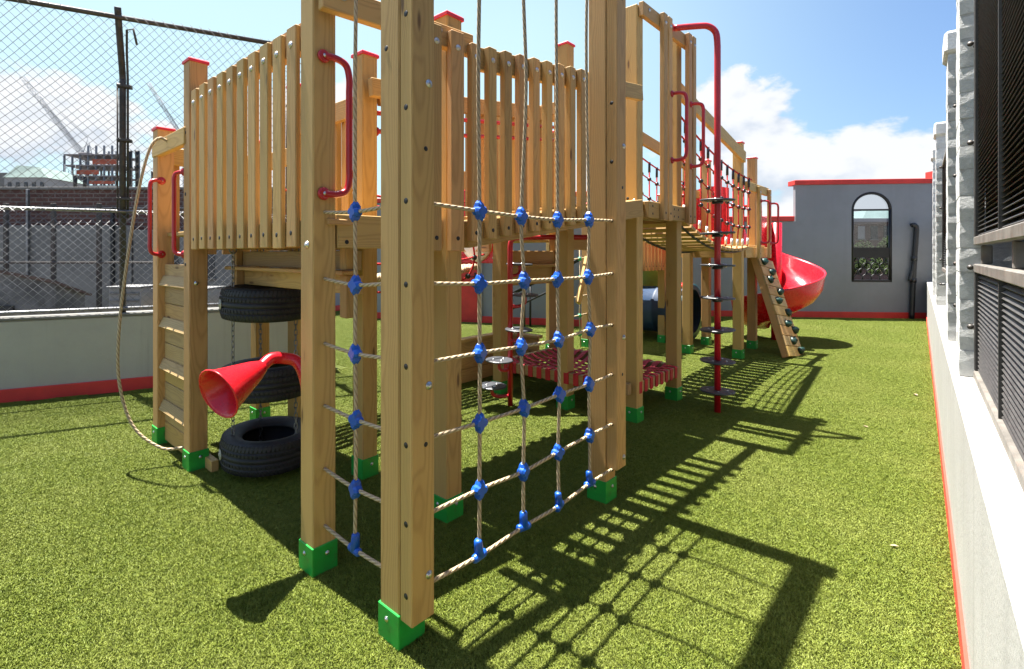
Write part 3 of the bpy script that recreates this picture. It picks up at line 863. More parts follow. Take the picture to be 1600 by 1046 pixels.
def rope_net(name, label, p_at, us, length, ztop, group):
    """p_at(u, z): point in the net's plane; horizontals along u, verticals at us"""
    n = thing(name, label, 'rope net', p_at(length / 2, 0.0), group)
    rn = random.Random(len(us)); off = lambda: V((rn.uniform(-.005, .005), rn.uniform(-.007, .007), rn.uniform(-.005, .005)))
    nodes = {}
    for i, z in enumerate(ROWS):
        row = [p_at(-0.03, z)]
        for j, u in enumerate(us):
            sag = -0.014 * math.sin(math.pi * u / length) + rn.uniform(-.005, .005)
            p = p_at(u + rn.uniform(-.008, .008), z + sag) + off(); nodes[i, j] = p; row.append(p)
        row.append(p_at(length + 0.03, z))
        tube('rope', smooth_path(row, 4), 0.0085, 'tan_rope', n, 8)
    ex = (p_at(1, 0) - p_at(0, 0)).normalized(); ez = V((0, 0, 1)); nz = ex.cross(ez)
    for j, u in enumerate(us):
        col = [nodes[i, j] for i in range(len(ROWS))]
        top = p_at(u + (0.02 if j % 2 else -0.01), ztop)
        col = [col[0]] + col[1:] + [col[-1].lerp(top, 0.33) + off() * 4, col[-1].lerp(top, 0.66) + off() * 3, top]
        tube('rope', smooth_path(col, 4), 0.0085, 'tan_rope', n, 8)
        for i in range(len(ROWS)):
            m = Matrix((ex, ez, ex.cross(ez))).transposed().to_4x4(); m.translation = nodes[i, j]
            m = m @ Matrix.Rotation(rn.uniform(-0.16, 0.16), 4, 'Z') @ Matrix.Rotation(rn.uniform(-0.25, 0.25), 4, 'Y')
            link('connector', TEE if i == 0 else JOINT, 'blue_plastic', n, m)
    return n
rope_net('climbing_net', 'wide tan rope climbing net with four columns of blue connectors', lambda u, z: V((0.128 + u, -0.031, z)), [0.285, 0.585, 0.885, 1.185], 1.43, 3.50, 'rope climbing nets')
rope_net('climbing_net', 'narrow tan rope climbing net with a single column of blue connectors', lambda u, z: V((0.066, 0.128 + u, z)), [0.268], 0.515, 3.50, 'rope climbing nets')

# ---- slatted tower on the left
TA = thing('slatted_tower', 'left slatted timber play tower with red caps over hanging tyres', 'play tower', (0.4, 1.8, 0))
post(TA, 0.0, 0.64, 3.50, False)
pA3 = post(TA, 0.75, 0.535, 2.84); pA4 = post(TA, 0.745, 1.345, 2.84)
pA5 = post(TA, 0.0, 2.316, 2.84); pA6 = post(TA, 0.0, 3.05, 2.49)
post(TA, 0.745, 2.28, 2.84); post(TA, 0.745, 2.98, 2.49)
for z in (1.43, 1.92, 2.35): hole((0.005, 2.40, z), (-1, 0, 0), pA5)
for z in (1.30, 1.85, 2.3): bolt((0.05, 2.3215, z), (0, -1, 0), pA5, 0.8)
bolt((0.005, 0.70, 1.545), (-1, 0, 0), TA, 1.0)
def slat(parent, a, b, w, th, nrm, zb=(0.07, -0.09), bs=0.9):
    s = board('slat', a, b, w, th, nrm, parent)
    n = V(nrm); u = (V(b) - V(a)).normalized()
    bolt(V(b) + u * zb[1] + n * (th / 2), nrm, s, bs)
    hole(V(a) + u * zb[0] + n * (th / 2), nrm, s, bs)
    return s
rn = random.Random(2)
for k in range(10):                                  # outer guard, X = 0
    y = 0.848 + 0.1525 * k
    slat(TA, (0.012, y, 1.532 + rn.uniform(-.003, .003)), (0.012, y, 2.612 + rn.uniform(-.004, .004)), 0.094, 0.026, (-1, 0, 0))
board('guard_rail', (0.048, 0.765, 2.56), (0.048, 2.32, 2.56), 0.14, 0.044, (-1, 0, 0), TA)
board('deck_fascia', (0.048, 0.765, 1.60), (0.048, 2.32, 1.60), 0.13, 0.044, (-1, 0, 0), TA)
for k in range(6):                                   # far guard, X = .8
    y = 1.53 + 0.15 * k
    if k < 5: slat(TA, (0.842, y, 1.54), (0.842, y, 2.60), 0.092, 0.04, (-1, 0, 0))
board('guard_rail', (0.80, 1.465, 2.52), (0.80, 2.29, 2.52), 0.14, 0.04, (-1, 0, 0), TA)
board('guard_rail', (0.80, 2.41, 2.30), (0.80, 3.0, 2.30), 0.14, 0.04, (-1, 0, 0), TA)
board('guard_rail', (0.06, 3.17, 2.30), (0.86, 3.17, 2.30), 0.14, 0.04, (0, 1, 0), TA)
for k in range(5): slat(TA, (0.16 + 0.145 * k, 3.21, 1.50), (0.16 + 0.145 * k, 3.21, 2.40), 0.09, 0.04, (0, 1, 0))
board('guard_rail', (0.8 - 0.03, 1.29, 2.60), (1.02, 1.29, 2.62), 0.12, 0.05, (0, -1, 0), TA)
# right-hand guard beside the net
ra_, rb_ = V((0.02, 0.605, 2.69)), V((0.91, 0.505, 2.69))
rdir = (rb_ - ra_).normalized(); rn_ = V((rdir.y, -rdir.x, 0))
g = board('guard_rail', ra_, rb_, 0.12, 0.05, rn_, TA)
bolt(ra_ + rdir * 0.10 + rn_ * 0.026 + V((0, 0, 0.02)), rn_, g, 1.2)
bolt(rb_ - rdir * 0.10 + rn_ * 0.026, rn_, g, 1.0)
bolt(rb_ - rdir * 0.24 + rn_ * 0.026 + V((0, 0, 0.02)), rn_, g, 1.0)
for X in (0.603, 0.745):
    c = ra_ + rdir * (X / rdir.x) + rn_ * 0.048
    slat(TA, (c.x, c.y, 1.517), (c.x, c.y, 2.715), 0.068 if X < 0.7 else 0.088, 0.044, rn_)
fb = board('deck_fascia', (0.135, 0.665, 1.612), (0.745, 0.585, 1.612), 0.165, 0.044, rn_, TA)
hole((0.18, 0.637, 1.56), rn_, fb, 0.8)
for k in range(17):                                  # deck
    y = 0.70 + 0.143 * k
    board('deck_board', (0.075, y, 1.655), (0.80, y, 1.655), 0.1415, 0.03, (0, 0, 1), TA)
for y in (0.72, 1.35, 1.95, 2.6): board('joist', (0.08, y, 1.585), (0.79, y, 1.585), 0.10, 0.045, (0, 1, 0), TA)
board('deck_fascia', (0.80, 1.47, 1.585), (0.80, 3.0, 1.585), 0.11, 0.04, (-1, 0, 0), TA)
# beams under the deck behind the slatted guard
board('under_beam', (0.36, 0.80, 1.468), (0.36, 2.36, 1.468), 0.105, 0.03, (-1, 0, 0), TA, 'weathered_pine')
board('under_shelf', (0.30, 0.79, 1.402), (0.30, 2.36, 1.402), 0.10, 0.024, (0, 0, 1), TA)
board('under_beam', (0.37, 0.80, 1.335), (0.37, 2.36, 1.335), 0.105, 0.03, (-1, 0, 0), TA)
for y in (0.86, 2.30):
    board('beam_cleat', (0.32, y, 1.417), (0.32, y, 1.535), 0.07, 0.045, (-1, 0, 0), TA)
    board('beam_cleat', (0.325, y, 1.16), (0.325, y, 1.388), 0.07, 0.055, (-1, 0, 0), TA)
# climbing wall between the two left posts
z = 0.03
for k in range(9):
    h = 0.155
    board('climbing_board', (0.075, 2.44, z + h / 2), (0.075, 3.06, z + h / 2), h - 0.004, 0.034, (-1, 0, 0), TA, 'weathered_pine' if k % 3 else 'pine'); z += h
for z in (0.315, 0.64, 0.965, 1.29):
    board('foot_cleat', (0.043, 2.445, z), (0.043, 3.055, z), 0.085, 0.030, (-1, 0, 0.45), TA, 'weathered_pine')
board('sole_plate', (0.13, 2.44, 0.03), (0.13, 2.2, 0.03), 0.05, 0.10, (0, 0, 1), TA)
board('guard_rail', (0.02, 2.40, 2.33), (0.02, 3.16, 2.33), 0.12, 0.05, (-1, 0, 0), TA)
handle(TA, (0.035, 3.050, 2.08), (0.035, 3.050, 1.50), (-0.085, -0.015, 0), (0, -1, 0))
handle(TA, (0.02, 2.455, 2.08), (0.02, 2.455, 1.50), (-0.055, 0.05, 0), (0, 1, 0))
# grab handle at the net entrance
handle(TA, (0.055, 0.626, 2.43), (0.055, 0.626, 1.785), (0.125, -0.01, 0), (0, -1, 0), 0.0165)

# ---- sloping ramp to the middle tower
RP = thing('ramp_walkway', 'slatted timber ramp rising from the left tower to the middle tower', 'walkway', (1.9, 0.95, 0))
def rz(X): return 1.67 + 0.135 * (X - 0.90)
for k in range(16):
    X = 0.890 + 0.141 * k
    z = rz(X)
    if X < 2.62: slat(RP, (X, 0.462, z - 0.098), (X, 0.462, z + 1.015), 0.068, 0.044, (0, -1, 0), (0.05, -0.075), 0.85)
    slat(RP, (X, 1.46, z - 0.098), (X, 1.46, z + 1.0), 0.068, 0.04, (0, 1, 0))
X0, X1 = 0.865, 3.06
board('stringer', (X0, 0.507, rz(X0) - 0.055), (X1, 0.507, rz(X1) - 0.055), 0.15, 0.044, (0, -1, 0), RP)
board('stringer', (X0, 1.418, rz(X0) - 0.055), (X1, 1.418, rz(X1) - 0.055), 0.15, 0.04, (0, 1, 0), RP)
board('top_rail', (0.92, 0.507, rz(0.92) + 0.955), (X1, 0.507, rz(X1) + 0.955), 0.13, 0.044, (0, -1, 0), RP)
board('top_rail', (0.92, 1.418, rz(0.92) + 0.93), (X1, 1.418, rz(X1) + 0.93), 0.13, 0.04, (0, 1, 0), RP)
for k in range(15):
    X = 0.94 + 0.143 * k
    board('ramp_board', (X, 0.532, rz(X) - 0.02), (X, 1.396, rz(X) - 0.02), 0.1425, 0.03, (-0.135, 0, 1), RP)
for dz in (0.80, 0.675):
    tube('hand_rail', [(0.86, 1.372, rz(0.86) + dz), (3.0, 1.372, rz(3.0) + dz)], 0.0165, 'red_powder_coat', RP, 8)
link('flange', FLANGE, 'red_powder_coat', RP, align((0.872, 1.372, rz(0.86) + 0.675), (1, 0, 0)))

# ---- middle tower
TB = thing('middle_tower', 'middle timber tower with high deck and tall door frame', 'play tower', (3.5, 1.2, 0))
pB8 = post(TB, 3.05, 0.535, 3.72, False); pB9 = post(TB, 3.98, 0.555, 3.72, False)
post(TB, 2.955, 1.20, 3.53); post(TB, 2.945, 2.03, 3.0); post(TB, 4.0, 1.34, 3.2); post(TB, 4.0, 2.04, 3.0)
for z in (2.0, 1.86): hole((3.056, 0.63, z), (-1, 0, 0), pB8); bolt((3.056, 0.57, z - 0.02), (-1, 0, 0), pB8, 0.6)
for z in (2.2, 2.55, 2.9): hole((3.986, 0.62, z), (-1, 0, 0), pB9, 1.0)
g = board('head_rail', (3.08, 0.515, 3.675), (4.24, 0.515, 3.675), 0.125, 0.045, (0, -1, 0), TB)
bolt((3.2, 0.491, 3.69), (0, -1, 0), g)
for X in (3.455, 3.565, 4.055, 4.165):
    slat(TB, (X, 0.470, 1.815), (X, 0.470, 3.74), 0.082, 0.044, (0, -1, 0))
f = board('deck_fascia', (3.19, 0.515, 1.905), (4.24, 0.515, 1.905), 0.15, 0.045, (0, -1, 0), TB)
for X in (3.27, 3.75, 3.85):
    for z in (1.87, 1.94): hole((X, 0.4915, z), (0, -1, 0), f, 0.8)
board('deck_fascia', (3.05, 2.14, 1.905), (4.15, 2.14, 1.905), 0.15, 0.045, (0, 1, 0), TB)
board('deck_fascia', (4.16, 0.60, 1.905), (4.16, 2.1, 1.905), 0.15, 0.045, (1, 0, 0), TB)
for k in range(8): board('deck_board', (3.10 + 0.143 * k, 0.545, 1.965), (3.10 + 0.143 * k, 2.11, 1.965), 0.1415, 0.03, (0, 0, 1), TB)
for y in (0.78, 1.15, 1.75): board('joist', (3.04, y, 1.895), (4.13, y, 1.895), 0.10, 0.045, (0, 1, 0), TB)
board('beam', (2.93, 1.30, 1.80), (2.93, 2.15, 1.80), 0.15, 0.05, (-1, 0, 0), TB); board('beam', (3.0, 1.36, 1.62), (4.1, 1.36, 1.62), 0.15, 0.05, (0, -1, 0), TB)
board('beam', (3.07, 2.10, 1.45), (4.1, 2.10, 1.45), 0.18, 0.05, (0, -1, 0), TB)
board('shelf', (3.2, 2.02, 1.37), (4.02, 2.02, 1.37), 0.16, 0.03, (0, 0, 1), TB)
board('beam', (3.07, 2.12, 1.25), (4.0, 2.12, 1.25), 0.2, 0.03, (0, -1, 0), TB)
for k in range(6): slat(TB, (2.905, 1.42 + 0.13 * k, 1.85), (2.905, 1.42 + 0.13 * k, 2.98), 0.075, 0.04, (-1, 0, 0))
board('guard_rail', (2.945, 1.32, 2.92), (2.945, 2.16, 2.92), 0.12, 0.04, (-1, 0, 0), TB)
for k in range(7): slat(TB, (3.1 + 0.15 * k, 2.19, 1.85), (3.1 + 0.15 * k, 2.19, 2.98), 0.085, 0.04, (0, 1, 0))
board('guard_rail', (3.0, 2.15, 2.92), (4.1, 2.15, 2.92), 0.12, 0.04, (0, 1, 0), TB)
post(TB, 2.945, 2.98, 2.6); post(TB, 4.0, 2.98, 2.6)
for k in range(8): board('deck_board', (3.10 + 0.143 * k, 2.17, 1.665), (3.10 + 0.143 * k, 3.10, 1.665), 0.1415, 0.03, (0, 0, 1), TB)
board('deck_fascia', (2.93, 2.17, 1.60), (2.93, 3.10, 1.60), 0.14, 0.04, (-1, 0, 0), TB); board('deck_fascia', (3.0, 3.13, 1.60), (4.15, 3.13, 1.60), 0.14, 0.04, (0, 1, 0), TB)
for k in range(7): slat(TB, (3.1 + 0.15 * k, 3.17, 1.55), (3.1 + 0.15 * k, 3.17, 2.58), 0.085, 0.04, (0, 1, 0))
handle(TB, (3.585, 0.435, 3.02), (3.585, 0.435, 2.39), (0.03, -0.115, 0), (0, -1, 0), 0.0165)
handle(TB, (4.055, 0.435, 3.02), (4.055, 0.435, 2.39), (0.03, -0.10, 0), (0, -1, 0), 0.0165)

# ---- disc climbers
def disc_mesh(r, th=0.018):
    return lathe('disc', [(0.0, -th / 2), (r - 0.006, -th / 2), (r, -th / 4), (r, th / 4), (r - 0.006, th / 2), (0.0, th / 2)], 28, False)
DISC = disc_mesh(0.155)
dc = thing('disc_climber', 'tall red pole with black stepping discs and bent top in front of the towers', 'climbing pole', (3.885, 0.134, 0), 'poles with stepping discs')
tube('pole', [(3.885, 0.134, 0.0), (3.885, 0.134, 1.8), (3.885, 0.134, 3.40)] + smooth_path([(3.885, 0.134, 3.47), (3.878, 0.146, 3.60), (3.84, 0.20, 3.665), (3.78, 0.285, 3.675), (3.67, 0.465, 3.675)], 5), 0.029, 'red_powder_coat', dc, 14)
link('flange', FLANGE, 'red_powder_coat', dc, align((3.655, 0.49, 3.675), (0.55, -0.83, 0)) @ Matrix.Scale(1.5, 4))
for i, z in enumerate((0.206, 0.490, 0.785, 1.086, 1.395, 1.700, 2.014)):
    tl = (math.sin(i * 2.3) * 0.035, math.cos(i * 1.7) * 0.03)
    d = link('disc', DISC, 'disc_rubber', dc, Matrix.Translation((3.885, 0.134, z)) @ Matrix.Rotation(tl[0], 4, 'X') @ Matrix.Rotation(tl[1], 4, 'Y'))
    link('hub', lathe('hub', [(0.05, -0.035), (0.05, -0.010), (0.038, -0.009)], 12) if i == 0 else bpy.data.meshes['hub'], 'black_plastic', d, Matrix.Translation((3.885, 0.134, z)))
    for a in range(4):
        an = a * 1.571 + 0.4 + i
        bolt((3.885 + 0.085 * math.cos(an), 0.134 + 0.085 * math.sin(an), z + 0.0085), (0, 0, 1), d, 0.7)
        bolt((3.885 + 0.085 * math.cos(an), 0.134 + 0.085 * math.sin(an), z - 0.0085), (0, 0, -1), d, 0.9)
DISC2 = disc_mesh(0.135)
ic = thing('disc_climber', 'shorter red pole with black step discs on curved arms under the deck', 'climbing pole', (2.70, 1.70, 0), 'poles with stepping discs')
rgt = V((0.683, -0.730, 0))
bs = V((2.70, 1.70, 0))
tube('pole', [bs, bs + V((0, 0, 1.55))] + smooth_path([bs + V((0, 0, 1.58)), bs + V((0, 0, 1.64)) + rgt * 0.015, bs + V((0, 0, 1.665)) + rgt * 0.07, bs + V((0, 0, 1.668)) + rgt * 0.2, bs + V((0, 0, 1.668)) + rgt * 0.98], 4), 0.0265, 'red_powder_coat', ic, 12)
for z, o, fw in ((0.215, -0.175, -0.06), (0.475, -0.11, -0.10), (0.765, 0.08, -0.06), (1.095, 0.15, 0.05), (1.40, 0.10, 0.10)):
    c = bs + rgt * o + V((0.73, 0.683, 0)) * fw + V((0, 0, z))
    q = bs + V((0, 0, z - 0.11))
    br = tube('step_arm', smooth_path([q, q.lerp(V((c.x, c.y, q.z)), 0.6), V((c.x, c.y, q.z + 0.03)), V((c.x, c.y, z - 0.01))], 5), 0.017, 'red_powder_coat', ic, 8)
    d = link('disc', DISC2, 'disc_rubber', ic, Matrix.Translation(c) @ Matrix.Rotation(0.03, 4, 'X'))
    for a in range(3): bolt(c + V((0.06 * math.cos(a * 2.1), 0.06 * math.sin(a * 2.1), 0.0085)), (0, 0, 1), d, 0.7)

# ---- woven strap seat under the middle tower
hb = thing('strap_seat', 'low woven seat of red straps on a timber frame under the middle tower', 'seat', (3.5, 1.3, 0))
def ribbon(name, pts, w, side, th, mat, parent):
    vs, fs = [], []; side = V(side).normalized()
    for i, p in enumerate(pts):
        p = V(p); a = V(pts[max(0, i - 1)]); b = V(pts[min(len(pts) - 1, i + 1)]); tdir = (b - a).normalized(); nn = side.cross(tdir).normalized()
        vs += [p - side * w / 2 - nn * th / 2, p + side * w / 2 - nn * th / 2, p + side * w / 2 + nn * th / 2, p - side * w / 2 + nn * th / 2]
    for i in range(len(pts) - 1):
        for k in range(4): fs.append((4 * i + k, 4 * i + (k + 1) % 4, 4 * i + 4 + (k + 1) % 4, 4 * i + 4 + k))
    n = 4 * len(pts) - 4
    fs += [(3, 2, 1, 0), (n, n + 1, n + 2, n + 3)]
    return link(name, mesh(name, vs, fs), mat, parent)
Xa, Xb, Ya, Yb, zt = 3.0, 4.05, 0.58, 2.08, 0.31
for a, b, nn in (((Xa, Ya, zt), (Xa, Yb, zt), (-1, 0, 0)), ((Xb, Ya, zt), (Xb, Yb, zt), (1, 0, 0)), ((Xa + 0.06, Ya, zt), (Xb - 0.04, Ya, zt), (0, -1, 0)), ((Xa + 0.04, Yb, zt), (Xb - 0.04, Yb, zt), (0, 1, 0))):
    board('frame_rail', a, b, 0.10, 0.065, nn, hb, 'weathered_pine')
def sag(a, b, d, n=8): return [a.lerp(b, i / n) + V((0, 0, -4 * d * (i / n) * (1 - i / n))) for i in range(n + 1)]
for k in range(13):
    y = Ya + 0.10 + k * 0.108
    p = [V((Xa - 0.037, y, zt - 0.056)), V((Xa - 0.039, y, zt + 0.048)), V((Xa - 0.03, y, zt + 0.055)), V((Xa + 0.036, y, zt + 0.055))] + sag(V((Xa + 0.05, y, zt + 0.05)), V((Xb - 0.05, y, zt + 0.05)), 0.10) + [V((Xb + 0.037, y, zt + 0.055)), V((Xb + 0.04, y, zt - 0.05))]
    ribbon('strap', p, 0.056, (0, 1, 0), 0.005, 'red_strap', hb)
for k in range(8):
    X = Xa + 0.13 + k * 0.112
    p = [V((X, Ya - 0.037, zt - 0.056)), V((X, Ya - 0.039, zt + 0.048)), V((X, Ya - 0.03, zt + 0.056)), V((X, Ya + 0.03, zt + 0.057))] + [q + V((0, 0, 0.006 * (-1) ** i)) for i, q in enumerate(sag(V((X, Ya + 0.05, zt + 0.052)), V((X, Yb - 0.05, zt + 0.052)), 0.10, 14))]
    ribbon('strap', p, 0.056, (1, 0, 0), 0.005, 'red_strap', hb)

# ---- far tower
TC = thing('far_tower', 'far timber tower with red caps beside the red spiral slide', 'play tower', (7.2, 1.1, 0))
post(TC, 6.68, 0.725, 3.10); post(TC, 7.64, 0.80, 3.02); post(TC, 6.55, 1.40, 2.92); post(TC, 7.50, 1.46, 3.04)
f = board('deck_fascia', (6.83, 0.735, 1.53), (8.02, 0.735, 1.53), 0.16, 0.045, (0, -1, 0), TC)
board('deck_fascia', (6.72, 0.86, 1.53), (6.72, 1.60, 1.53), 0.16, 0.045, (-1, 0, 0), TC)
board('deck_fascia', (6.7, 1.63, 1.53), (8.0, 1.63, 1.53), 0.16, 0.045, (0, 1, 0), TC)
for k in range(9): board('deck_board', (6.82 + 0.143 * k, 0.76, 1.625), (6.82 + 0.143 * k, 1.61, 1.625), 0.1415, 0.03, (0, 0, 1), TC)
for X in (7.0, 7.4, 7.8): board('joist', (X, 0.77, 1.55), (X, 1.60, 1.55), 0.10, 0.045, (1, 0, 0), TC)
board('head_rail', (6.80, 0.70, 2.49), (7.90, 0.70, 2.49), 0.125, 0.045, (0, -1, 0), TC)
for X in (7.28, 7.84): slat(TC, (X, 0.656, 1.44), (X, 0.656, 2.52), 0.088, 0.042, (0, -1, 0))
handle(TC, (7.30, 0.625, 2.30), (7.30, 0.625, 1.67), (0.03, -0.10, 0), (0, -1, 0))
handle(TC, (7.83, 0.625, 2.30), (7.83, 0.625, 1.67), (0.03, -0.09, 0), (0, -1, 0))
def corrugated(name, a, b, z0, z1, amp, n, mat, parent, th=0.02):
    a, b = V((*a, 0)), V((*b, 0)); d = b - a; nn = V((d.y, -d.x, 0)).normalized(); vs, fs = [], []
    for i in range(n + 1):
        p = a + d * (i / n) + nn * (amp * (1 if i % 2 else -1)); top = z1 + 0.05 * math.sin(i / n * math.pi)
        q = p - nn * th
        vs += [(p.x, p.y, z0), (p.x, p.y, top), (q.x, q.y, top), (q.x, q.y, z0)]
    for i in range(n):
        for k in range(4): fs.append((4 * i + k, 4 * i + (k + 1) % 4, 4 * i + 4 + (k + 1) % 4, 4 * i + 4 + k))
    fs += [(0, 1, 2, 3), (4 * n + 3, 4 * n + 2, 4 * n + 1, 4 * n)]
    return link(name, mesh(name, vs, fs), mat, parent)
corrugated('red_panel', (6.72, 1.66), (7.55, 1.66), 1.60, 2.42, 0.010, 26, 'red_plastic', TC)
corrugated('red_panel', (7.96, 1.86), (7.96, 1.30), 1.60, 2.62, 0.009, 18, 'red_plastic', TC)
board('guard_rail', (6.6, 1.66, 2.50), (7.6, 1.66, 2.50), 0.12, 0.04, (0, 1, 0), TC)

# ---- slanted climbing board with holds
cb = thing('climbing_ramp', 'slanted plank climbing board with dark green holds against the far tower', 'climbing wall', (7.48, 0.2, 0))
b0, b1 = V((7.44, 0.20, 0.0)), V((7.70, 0.69, 1.43)); ax = (b1 - b0); Lc = ax.length; ax.normalize()
wx = V((1, -0.05, 0)); wx = (wx - ax * wx.dot(ax)).normalized(); nn = ax.cross(wx).normalized(); nn = nn if nn.y < 0 else -nn
for s in (-1, 1): board('side_rail', b0 + wx * (0.27 * s) - nn * 0.055, b1 + wx * (0.27 * s) - nn * 0.055, 0.05, 0.09, nn, cb)
np_ = 10
for k in range(np_):
    c = b0 + ax * (Lc * (k + 0.5) / np_)
    board('plank', c - wx * 0.30, c + wx * 0.30, Lc / np_ - 0.008, 0.032, nn, cb, 'weathered_pine' if k % 2 else 'pine')
def hold_mesh(seed):
    rn = random.Random(seed); pr = []
    me = lathe('hold', [(0.050, 0.0), (0.056, 0.018), (0.048, 0.045), (0.026, 0.066), (0.0, 0.07)], 9)
    for v in me.vertices: v.co *= rn.uniform(0.8, 1.2); v.co.x *= 1.15
    return me
HOLDS = [hold_mesh(s) for s in range(3)]
for i, (k, o) in enumerate(((0.06, 0.15), (0.15, -0.02), (0.26, 0.2), (0.32, -0.02), (0.44, 0.16), (0.55, -0.08), (0.65, 0.10), (0.76, -0.14), (0.85, 0.04), (0.95, -0.16))):
    link('hold', HOLDS[i % 3], 'green_resin', cb, align(b0 + ax * (Lc * k) + wx * o + nn * 0.015, nn) @ Matrix.Rotation(i * 1.1, 4, 'Z'))

# ---- spiral slide
sl = thing('spiral_slide', 'glossy red spiral slide coming off the far tower', 'slide', (8.9, 0.8, 0))
sc = V((8.9, 0.80, 0)); ZT = [(90, 1.60), (45, 1.34), (0, 1.07), (-45, 0.88), (-90, 0.73), (-135, 0.58), (-180, 0.44), (-225, 0.32), (-270, 0.24), (-300, 0.22)]
def zsl(a):
    for (a0, z0), (a1, z1) in zip(ZT, ZT[1:]):
        if a <= a0 and a >= a1:
            u = (a0 - a) / (a0 - a1); return z0 + (z1 - z0) * u
    return ZT[-1][1]
PROF = [(0.17, 0.30), (0.155, 0.315), (0.14, 0.30), (0.15, 0.10), (0.20, 0.02), (0.32, -0.02), (0.48, -0.01), (0.62, 0.06), (0.72, 0.20), (0.755, 0.40), (0.775, 0.43), (0.80, 0.42), (0.785, 0.38), (0.745, 0.16), (0.645, 0.015), (0.49, -0.06), (0.31, -0.07), (0.17, -0.03), (0.115, 0.08), (0.105, 0.30)]
vs, fs = [], []; NA = 66; n = len(PROF)
for i in range(NA + 1):
    a = 90 - 390 * i / NA
    zb = zsl(a)
    for r, h in PROF:
        hh = h * (1.0 if a < 60 else 1.25)
        r *= 0.91
        vs.append(sc + V((r * math.cos(R(a)), r * math.sin(R(a)), zb + hh)))
for i in range(NA):
    for k in range(n): fs.append((i * n + k, i * n + (k + 1) % n, (i + 1) * n + (k + 1) % n, (i + 1) * n + k))
fs += [tuple(range(n)), tuple(NA * n + k for k in range(n))[::-1]]
link('chute', mesh('chute', vs, fs, True), 'red_plastic', sl)
tube('centre_column', [(8.9, 0.8, 0.0), (8.9, 0.8, 2.05)], 0.085, 'red_plastic', sl, 16)
# entry: short straight trough from the deck, hood sides and hoop
vs, fs = [], []; q = [(-0.30, 0.45), (-0.32, 0.43), (-0.30, 0.08), (-0.2, 0.0), (0.2, 0.0), (0.30, 0.08), (0.32, 0.43), (0.34, 0.45), (0.36, 0.43), (0.33, 0.04), (0.22, -0.05), (-0.22, -0.05), (-0.33, 0.04), (-0.36, 0.43)]
for X in (7.98, 8.9):
    for y, h in q: vs.append((X, 1.25 + y, 1.60 + h * 1.25))
for k in range(len(q)): fs.append((k, (k + 1) % len(q), len(q) + (k + 1) % len(q), len(q) + k))
link('entry_trough', mesh('entry_trough', vs, fs), 'red_plastic', sl)
def hood(y):
    o = [(8.0, 1.58), (8.22, 1.58), (8.24, 2.20), (8.20, 2.44), (8.12, 2.50), (8.0, 2.50)]; vs, fs = [], []
    for s in (0, 0.05):
        vs += [(X, y + s, z) for X, z in o]
    m = len(o); fs = [tuple(range(m)), tuple(range(m, 2 * m))[::-1]] + [(k, m + k, m + (k + 1) % m, (k + 1) % m) for k in range(m)]
    return link('hood_side', mesh('hood_side', vs, fs), 'red_plastic', sl)
hood(0.86); hood(1.58)
tube('hood_bar', [(8.05, 0.88, 2.30), (8.05, 1.60, 2.30)], 0.022, 'red_powder_coat', sl, 10)

# ---- rope bridge from middle to far tower
BR = thing('rope_bridge', 'sagging plank bridge with red rope sides between middle and far towers', 'bridge', (5.4, 1.0, 0))
Xs, Xe = 4.20, 6.66
def bz(X):
    u = (X - Xs) / (Xe - Xs); return 1.93 * (1 - u) + 1.60 * u - 0.16 * 4 * u * (1 - u)
def hz(X):
    u = (X - Xs) / (Xe - Xs); return 2.95 * (1 - u) + 2.55 * u - 0.10 * 4 * u * (1 - u)
N = 15
for k in range(N):
    X = Xs + 0.06 + (Xe - Xs - 0.12) * k / (N - 1)
    sl_ = (bz(X + 0.05) - bz(X - 0.05)) / 0.1
    board('plank', (X, 0.62, bz(X)), (X, 1.40, bz(X)), 0.125, 0.04, (-sl_, 0, 1), BR)
for y in (0.70, 1.32): tube('chain', [(Xs + (Xe - Xs) * i / 20, y, bz(Xs + (Xe - Xs) * i / 20) - 0.035) for i in range(21)], 0.014, 'black_iron', BR, 6)
BALL = lathe('rope_ball', [(0.0, -0.026), (0.016, -0.022), (0.026, -0.008), (0.026, 0.008), (0.016, 0.022), (0.0, 0.026)], 10); BALL.materials.append(M['black_plastic'])
for y, bow in ((0.60, -0.03), (1.42, 0.03)):
    cols = [Xs + 0.10 + (Xe - Xs - 0.2) * k / 10 for k in range(11)]
    tube('hand_rope', [(Xs - 0.03 + (Xe - Xs + 0.06) * i / 20, y, hz(Xs + (Xe - Xs) * i / 20)) for i in range(21)], 0.0105, 'red_rope', BR, 6)
    for fr in (0.30, 0.56, 0.80):
        tube('side_rope', [(X, y, bz(X) + (hz(X) - bz(X)) * fr) for X in [Xs + (Xe - Xs) * i / 20 for i in range(21)]], 0.0085, 'red_rope', BR, 6)
    for X in cols:
        b, h = bz(X), hz(X)
        tube('drop_rope', [(X, y, h), (X, y, b + (h - b) * 0.3), (X + 0.03, y + (0.03 if y < 1 else -0.03), b + 0.02)], 0.0085, 'red_rope', BR, 6)
        tube('rope_sleeve', [(X, y, h + 0.012), (X, y, h - 0.12)], 0.0165, 'black_plastic', BR, 8)
        tube('ferrule', [(X + 0.017, y + (0.017 if y < 1 else -0.017), b + 0.14), (X + 0.028, y + (0.028 if y < 1 else -0.028), b + 0.05)], 0.016, 'rope_end', BR, 8)
        for fr in (0.30, 0.56, 0.80): link('rope_ball', BALL, 'black_plastic', BR, Matrix.Translation((X, y, b + (h - b) * fr)))
board('side_beam', (4.10, 0.60, 3.22), (6.70, 0.70, 2.88), 0.155, 0.05, (0, -1, 0), BR)
board('side_beam', (4.12, 1.46, 3.10), (6.60, 1.46, 2.84), 0.155, 0.05, (0, 1, 0), BR)

